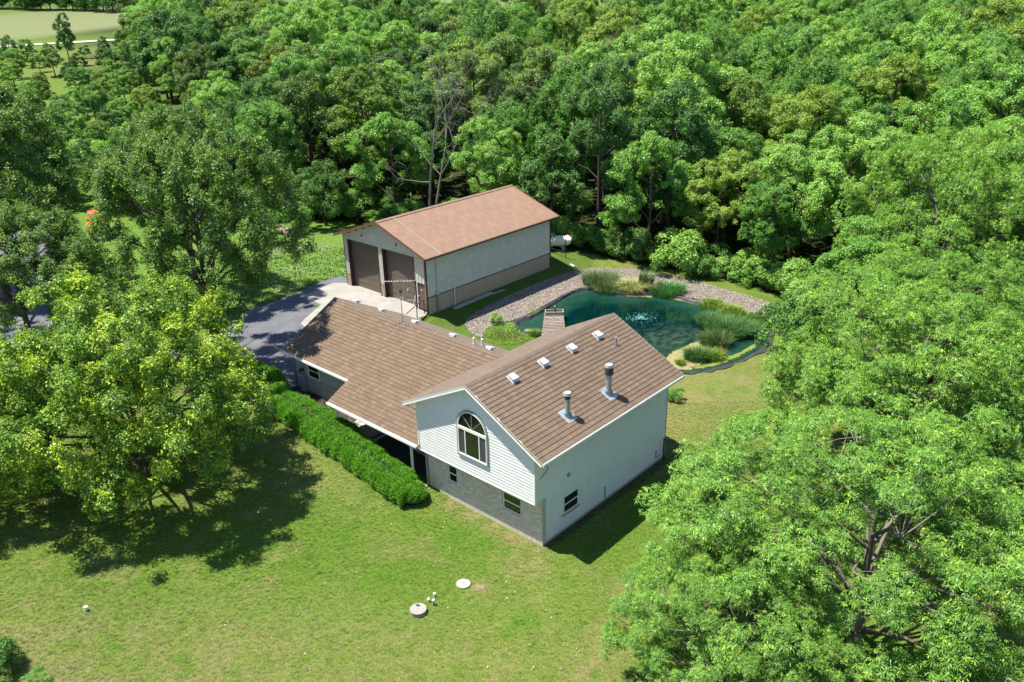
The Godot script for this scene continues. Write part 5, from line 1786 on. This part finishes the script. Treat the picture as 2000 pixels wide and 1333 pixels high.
func build_trees():
	var dark := [Color(0.089, 0.209, 0.039), Color(0.112, 0.244, 0.049), Color(0.077, 0.184, 0.039)]
	var mid := [Color(0.147, 0.312, 0.056), Color(0.177, 0.347, 0.066), Color(0.123, 0.279, 0.056)]
	var light := [Color(0.239, 0.433, 0.077), Color(0.280, 0.466, 0.095), Color(0.204, 0.384, 0.077)]
	var olive := [Color(0.191, 0.295, 0.069), Color(0.220, 0.326, 0.081), Color(0.169, 0.263, 0.069)]
	var blue := [Color(0.106, 0.227, 0.057), Color(0.127, 0.255, 0.066), Color(0.094, 0.201, 0.054)]
	# near trees of their own
	var t: Node3D
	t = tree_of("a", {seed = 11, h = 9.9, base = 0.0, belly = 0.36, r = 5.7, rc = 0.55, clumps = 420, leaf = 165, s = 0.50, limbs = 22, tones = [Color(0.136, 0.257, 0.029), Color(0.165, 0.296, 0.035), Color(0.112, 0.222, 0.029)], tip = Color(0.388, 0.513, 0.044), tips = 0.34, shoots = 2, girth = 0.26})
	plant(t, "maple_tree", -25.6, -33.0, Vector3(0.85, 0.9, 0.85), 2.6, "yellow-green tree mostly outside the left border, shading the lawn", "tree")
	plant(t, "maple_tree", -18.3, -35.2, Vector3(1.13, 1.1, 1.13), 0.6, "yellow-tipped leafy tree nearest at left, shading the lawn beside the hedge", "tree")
	t.free()
	t = tree_of("a", {seed = 12, h = 14.6, base = 1.6, belly = 0.60, r = 6.3, rc = 0.58, clumps = 360, leaf = 150, s = 0.55, limbs = 24, tones = [Color(0.098, 0.196, 0.034), Color(0.121, 0.220, 0.039), Color(0.081, 0.172, 0.034)], tip = Color(0.184, 0.309, 0.048), tips = 0.25, shoots = 3, girth = 0.32})
	plant(t, "maple_tree", -18.9, -48.8, Vector3(0.95, 1.02, 0.95), 0.0, "tall green maple between the hedge and the driveway, shading the garage roof corner", "tree")
	plant(t, "maple_tree", -38.3, -60.0, Vector3(1.25, 1.14, 1.25), 2.2, "largest leafy maple at the left border, above the road gap", "tree")
	plant(t, "maple_tree", -44.5, -67.0, Vector3(1.0, 1.08, 1.0), 4.1, "tall maple cut by the left border behind the largest maple", "tree")
	plant(t, "maple_tree", -30.8, -49.5, Vector3(0.82, 0.72, 0.82), 3.5, "lower maple at the left border between the yellow-tipped and the largest trees", "tree")
	plant(t, "maple_tree", -24.2, -61.0, Vector3(0.88, 1.0, 0.88), 1.3, "maple behind the two tallest left maples, near the red tractor", "tree")
	t.free()
	t = tree_of("a", {seed = 21, h = 9.2, base = 0.7, r = 7.3, rc = 0.62, clumps = 500, leaf = 170, s = 0.48, limbs = 30, kind = "droop", twigs = 0.15, tones = [Color(0.123, 0.267, 0.037), Color(0.143, 0.294, 0.044), Color(0.099, 0.230, 0.037)], tip = Color(0.276, 0.436, 0.053), tips = 0.24, bark = Color(0.20, 0.18, 0.155), girth = 0.24})
	plant(t, "walnut_tree", 12.5, -24.0, Vector3(1.03, 0.95, 1.03), 0.4, "big drooping-leaved tree filling the bottom right corner", "tree")
	plant(t, "walnut_tree", 7.2, -21.3, Vector3(0.56, 0.62, 0.56), 2.5, "smaller drooping-leaved tree at the bottom border, left of the big corner tree", "tree")
	plant(t, "walnut_tree", 25.0, -46.5, Vector3(0.9, 0.9, 0.9), 3.3, "drooping-leaved tree beyond the bright right tree, level with the pond tip", "tree")
	t.free()
	t = tree_of("a", {seed = 22, h = 9.6, base = 0.8, r = 7.0, rc = 0.62, clumps = 500, leaf = 170, s = 0.48, limbs = 30, kind = "droop", twigs = 0.15, tones = [Color(0.139, 0.282, 0.037), Color(0.158, 0.314, 0.044), Color(0.115, 0.251, 0.037)], tip = Color(0.292, 0.451, 0.053), tips = 0.3, bark = Color(0.20, 0.18, 0.155), girth = 0.24})
	plant(t, "walnut_tree", 19.4, -35.5, Vector3.ONE, 1.9, "bright green drooping-leaved tree right of the mesh fence", "tree")
	plant(t, "walnut_tree", 30.0, -57.0, Vector3(1.05, 1.35, 1.05), 5.0, "tall drooping-leaved tree at the right border beyond the pond", "tree")
	t.free()
	t = tree_of("a", {seed = 23, h = 5.6, base = 0.3, r = 3.0, rc = 0.5, clumps = 110, leaf = 120, s = 0.58, limbs = 9, tones = dark, girth = 0.12})
	plant(t, "small_tree", 17.9, -46.2, Vector3.ONE, 0.0, "small dark round tree between the liner and the bright right trees", "tree")
	plant(t, "small_tree", -18.2, -81.0, Vector3(0.95, 1.1, 0.95), 1.0, "dense dark round bush-like tree left behind the shed roof", "tree")
	t.free()
	# the forest: a dozen grown trees, planted many times
	var kinds := [
		{seed = 31, h = 15.0, base = 0.8, r = 4.6, rc = 0.62, clumps = 187, leaf = 100, s = 0.75, limbs = 10, tones = dark, look = "dark green round-crowned"},
		{seed = 32, h = 16.0, base = 0.8, r = 4.2, rc = 0.62, clumps = 187, leaf = 100, s = 0.72, limbs = 12, tones = mid, look = "mid green full-crowned"},
		{seed = 33, h = 14.5, base = 0.8, r = 4.8, rc = 0.62, clumps = 187, leaf = 100, s = 0.75, limbs = 8, tones = light, look = "light green billowing"},
		{seed = 34, h = 17.0, base = 0.8, r = 3.8, rc = 0.62, clumps = 175, leaf = 100, s = 0.68, limbs = 14, tones = blue, look = "bluish green tall", shoots = 1},
		{seed = 35, h = 15.5, base = 0.8, r = 4.3, rc = 0.62, clumps = 187, leaf = 100, s = 0.72, limbs = 11, tones = olive, look = "olive green"},
		{seed = 36, h = 15.0, base = 0.8, r = 4.4, rc = 0.62, clumps = 187, leaf = 100, s = 0.68, limbs = 15, tones = mid, look = "green spiky-topped", shoots = 3},
		{seed = 37, h = 13.5, base = 0.8, r = 4.4, rc = 0.62, clumps = 175, leaf = 100, s = 0.79, limbs = 7, tones = dark, look = "dark green lumpy"},
		{seed = 38, h = 16.5, base = 0.8, r = 4.9, rc = 0.62, clumps = 206, leaf = 100, s = 0.75, limbs = 10, tones = light, look = "light green broad", belly = 0.5}]
	var models := []
	for k in kinds: models.append(tree_of("a", k))
	var tint := [M.leaf]
	for c in [Color(0.86, 0.92, 0.86), Color(0.97, 0.90, 0.80)]:
		var m: StandardMaterial3D = M.leaf.duplicate()
		m.albedo_color = c
		tint.append(m)
	rng.seed = 99
	var spots := []
	var keep := [[30, -57, 6.0], [25, -46.5, 5], [19.4, -35.5, 7], [12.6, -24.6, 7], [-18.2, -81, 3.2], [-7.4, -80.5, 1.8]]
	for tries in 26000:
		var z := -rf(20, 215)
		var half := 12.0 - z * 0.66
		var x := rf(-half, half)
		if not Geometry2D.is_point_in_polygon(Vector2(x, z), wood_poly): continue
		var gap := (4.9 + maxf(0.0, -z - 80) * 0.030) * rf(0.92, 1.12)
		var ok := true
		for s in keep:
			if Vector2(s[0] - x, s[1] - z).length() < s[2] + gap * 0.35: ok = false; break
		if ok:
			for s in spots:
				if Vector2(s[0] - x, s[1] - z).length() < gap: ok = false; break
		if not ok: continue
		var e := edge_dist(Vector2(x, z), wood_poly)
		if e < 1.4: continue
		var top := screen(Vector3(x, land(x, z) + 13, z))
		if top.x < -260 or top.x > 2260 or top.y > 1500 or top.z < 8: continue
		spots.append([x, z, e])
	for s in spots:
		var x: float = s[0]
		var z: float = s[1]
		var k := rng.randi() % kinds.size()
		if nz.get_noise_2d(x * 3, z * 3) > 0.12 and rng.randf() < 0.6: k = [2, 7, 4][rng.randi() % 3]
		if x > 14 - z * 0.10 and rng.randf() < 0.72: k = [2, 7, 7, 5, 1][rng.randi() % 5]
		var f := rf(0.82, 1.12)
		if x > 16 and z > -80:
			f *= 0.70 + 0.12 * sst(-45, -75, z)
			if rng.randf() < 0.7: k = [2, 7, 5, 1][rng.randi() % 4]
		if s[2] < 4.0: f *= 0.86
		if z < -120: f *= 1.12
		var at := screen(Vector3(x, land(x, z) + 12, z))
		var zone := "past the left maples"
		for q in [[560, "left of the shed"], [760, "behind the shed"], [1000, "behind the shed's right half"], [1200, "behind the pond grasses"], [1450, "right of the pond"], [1720, "at the right border"]]:
			if at.x > q[0]: zone = q[1]
		var row := "front row"
		for q in [[-86, "second row"], [-100, "mid forest"], [-125, "deep forest"], [-155, "far forest"]]:
			if z < q[0]: row = q[1]
		if x > 18 and z > -86: row = "near slope" if z > -60 else "slope"
		var t2 := plant(models[k], "forest_tree", x, z, Vector3(f, f * rf(0.92, 1.1), f), rf(0, TAU), "", "tree", "trees of the forest round the house", tint[[0, 0, 1, 2][rng.randi() % 4]])
		later(t2, "%s tree, %s %s" % [kinds[k].look, row, zone])
	print("forest trees ", spots.size())
	# young trees and scrub between the left maples and the field
	var scrub := xz([-128,-222, -98,-232, -72,-176, -60,-150, -46,-128, -27,-88, -48,-88, -72,-118, -104,-170, -140,-212])
	var taken := [Vector2(-105, -212)]
	for tries in 5000:
		var p := Vector2(rf(-140, -27), rf(-232, -86))
		if taken.size() > 92 or not Geometry2D.is_point_in_polygon(p, scrub): continue
		var ok := true
		for q in taken:
			if q.distance_to(p) < (4.4 if p.y > -140 else 6.0): ok = false; break
		if not ok: continue
		taken.append(p)
		var f := rf(0.30, 0.52)
		var n := rng.randi() % 8
		var t2 := plant(models[n], "young_tree", p.x, p.y, Vector3(f * 1.15, f * rf(0.8, 1.1), f * 1.15), rf(0, TAU), "", "tree", "young trees in the scrub beyond the left maples", tint[rng.randi() % 3])
		var zone := "near the lane"
		for q in [[-195, "before the lane"], [-170, "mid scrub"], [-145, "behind the maples"], [-118, "by the meadow"]]:
			if p.y > q[0]: zone = q[1]
		later(t2, "%s young tree, scrub %s" % [kinds[n].look, zone])
	plant(models[3], "poplar_tree", -105, -212, Vector3(0.62, 0.80, 0.62), 0.0, "slender tall tree standing alone before the far gravel lane", "tree", "", tint[1])
	# big dark trees at the wood's left corner
	for p in [[-47, -136, 1.25, "big dark tree at the left corner of the wood, nearest"], [-55, -146, 1.3, "big dark tree at the left corner of the wood, beside the field"], [-40, -126, 1.1, "dark tree at the wood corner nearest the shed meadow"], [-62, -160, 1.3, "big dark tree at the wood corner, touching the far lane"]]:
		plant(models[[0, 6][int(p[2] * 10) % 2]], "forest_tree", p[0], p[1], Vector3(p[2], p[2], p[2]), p[0], p[3], "tree", "", tint[1])
	for m in models: m.free()
	# shrubs along the wood's foot
	var bushes := []
	for k in [{seed = 51, h = 2.4, base = 0.0, r = 1.5, rc = 0.5, clumps = 50, leaf = 80, limbs = 6, s = 0.55, tones = dark}, {seed = 52, h = 2.2, base = 0.0, r = 1.6, rc = 0.45, clumps = 50, leaf = 84, limbs = 6, s = 0.55, tones = mid}, {seed = 53, h = 2.6, base = 0.0, r = 1.5, rc = 0.5, clumps = 50, leaf = 74, limbs = 6, s = 0.5, tones = light}]:
		k.girth = 0.06
		bushes.append(tree_of("a", k))
	rng.seed = 5
	# the far row beyond the field
	for k in 24:
		var f := k / 23.0
		var x := lerpf(-262, -118, f) + rf(-1.5, 1.5)
		var z := lerpf(-438, -366, f) - rf(3, 12)
		var s := rf(4.0, 5.6)
		var t2 := plant(bushes[rng.randi() % 2], "forest_tree", x, z, Vector3(s, s, s), rf(0, TAU), "", "tree", "far row of trees beyond the tan field", tint[1])
		later(t2, "dark tree, far row beyond the tan field")
	var foot := [Vector2(-27, -83.5), Vector2(-18.5, -83), Vector2(-8, -79.3), Vector2(2, -73), Vector2(5.5, -71.6), Vector2(9.2, -71.0), Vector2(15.2, -67.4), Vector2(18.8, -64), Vector2(22.6, -59.6), Vector2(22.8, -55), Vector2(19.8, -50.5)]
	for k in foot.size() - 1:
		var steps := int(foot[k].distance_to(foot[k + 1]) / 1.25) + 1
		for s in steps:
			var p: Vector2 = foot[k].lerp(foot[k + 1], (s + rf(0.1, 0.9)) / steps) + Vector2(rf(-0.5, 0.5), rf(-2.8, -0.1))
			var f := rf(0.65, 1.25)
			var n := rng.randi() % 3
			var t2 := plant(bushes[n], "shrub", p.x, p.y, Vector3(f, f * rf(0.7, 1.2), f), rf(0, TAU), "", "shrub", "shrubs along the foot of the forest")
			later(t2, ["dark shrub", "green shrub", "light green shrub"][n] + " at the forest foot " + (["behind the shed", "behind the pond", "right of the pond"][0 if p.x < 4 else (1 if p.x < 17 else 2)]))
	for p in [[14.4, -67.3, 1.5, 2, "bright yellow green rounded shrub standing out of the dark forest edge behind the pond"], [18.5, -56.2, 0.42, 0, "small dark round shrub on the stones at the right tip of the pond"], [-1.2, -56.9, 0.34, 2, "small green bush among the stones left of the dock"], [-18.9, -23.3, 0.5, 0, "dark leafy shrub cut by the bottom left corner"], [-17.2, -22.5, 0.36, 1, "low pale-leaved shrub at the bottom border beside the corner shrub"], [-20.6, -79, 1.2, 1, "green shrub at the far end of the shed meadow"], [-23, -75.5, 1.1, 2, "light shrub on the left side of the shed meadow"], [9.6, -44.2, 0.35, 1, "small shrub in the worn lawn behind the house"]]:
		plant(bushes[p[3]], "shrub", p[0], p[1], Vector3(p[2], p[2], p[2]), p[0] * 3.0, p[4], "shrub")
	for k in 16:
		var p := Vector2(rf(-64, -30), rf(-122, -86))
		if Geometry2D.is_point_in_polygon(p, wood_poly): continue
		var f := rf(1.0, 2.0)
		var t2 := plant(bushes[rng.randi() % 3], "shrub", p.x, p.y, Vector3(f * 1.3, f, f * 1.3), rf(0, TAU), "", "shrub", "scrub beyond the left maples")
		later(t2, "vine-like green shrub in the scrub behind the left maples")
	for m in bushes: m.free()
	settle_labels()
	# dead trees
	dead("dead_tree", "tall bare grey dead tree among the green crowns behind the shed", -7.6, -79.4, 14.0, 61)
	dead("dead_tree", "short pale dead trunk farther right behind the shed's ridge", -4.2, -91.0, 12.5, 62)
	# leaf mould and low growth on the forest floor
	var b := MB.new()
	for k in 5200:
		var z := -rf(45, 150)
		var x := rf(12.0 + z * 0.66, 12.0 - z * 0.66)
		if not Geometry2D.is_point_in_polygon(Vector2(x, z), wood_poly): continue
		var p := on(x, z)
		for e in 5:
			var a := rf(0, TAU)
			var d := Vector3(cos(a), rf(0.4, 1.2), sin(a)) * rf(0.3, 0.7)
			var s := Vector3(-sin(a), 0, cos(a)) * 0.14
			b.quad(p + d * 0.2, p + d * 0.6 + s, p + d, p + d * 0.6 - s, [Color(0.03, 0.075, 0.015), Color(0.05, 0.10, 0.02)][e % 2])
	tag(obj(self, "undergrowth", b, M.leaf, "stuff"), "low green undergrowth on the dark forest floor", "undergrowth")

func dead(called: String, label: String, x: float, z: float, h: float, seed_: int):
	rng.seed = seed_
	var t := thing(called, label, "tree", on(x, z))
	var trunk := MB.new()
	var twigs := MB.new()
	var grey := Color(0.30, 0.275, 0.245)
	var grow_branch := func(self_ref: Callable, p: Vector3, d: Vector3, len: float, r: float, level: int):
		var pts := [p]
		var rad := [r]
		var q := p
		var dd := d
		for k in 4:
			dd = (dd + unit() * 0.22 + Vector3(0, 0.10 if level < 2 else 0.0, 0)).normalized()
			q += dd * len / 4
			pts.append(q); rad.append(maxf(0.014, r * (1.0 - (k + 1) * 0.19)))
			if level < 3 and k > 0:
				for e in (2 if level == 0 else 1):
					self_ref.call(self_ref, q, (dd + unit() * 0.85).normalized(), len * rf(0.45, 0.62), rad[-1] * 0.6, level + 1)
		(trunk if level < 1 else twigs).tube(pts, rad, 6 if level < 2 else 3, grey * rf(0.8, 1.15), false)
	for k in 2:
		grow_branch.call(grow_branch, Vector3(rf(-0.2, 0.2), -0.2, rf(-0.2, 0.2)), Vector3(rf(-0.14, 0.14), 1, rf(-0.14, 0.14)).normalized(), h * rf(0.7, 0.95), 0.15, 0)
	grow_branch.call(grow_branch, Vector3(0, h * 0.32, 0), Vector3(-0.8, -0.1, 0.5).normalized(), 3.4, 0.09, 1)
	obj(t, "trunk", trunk, M.bark)
	obj(t, "branches", twigs, M.bark)
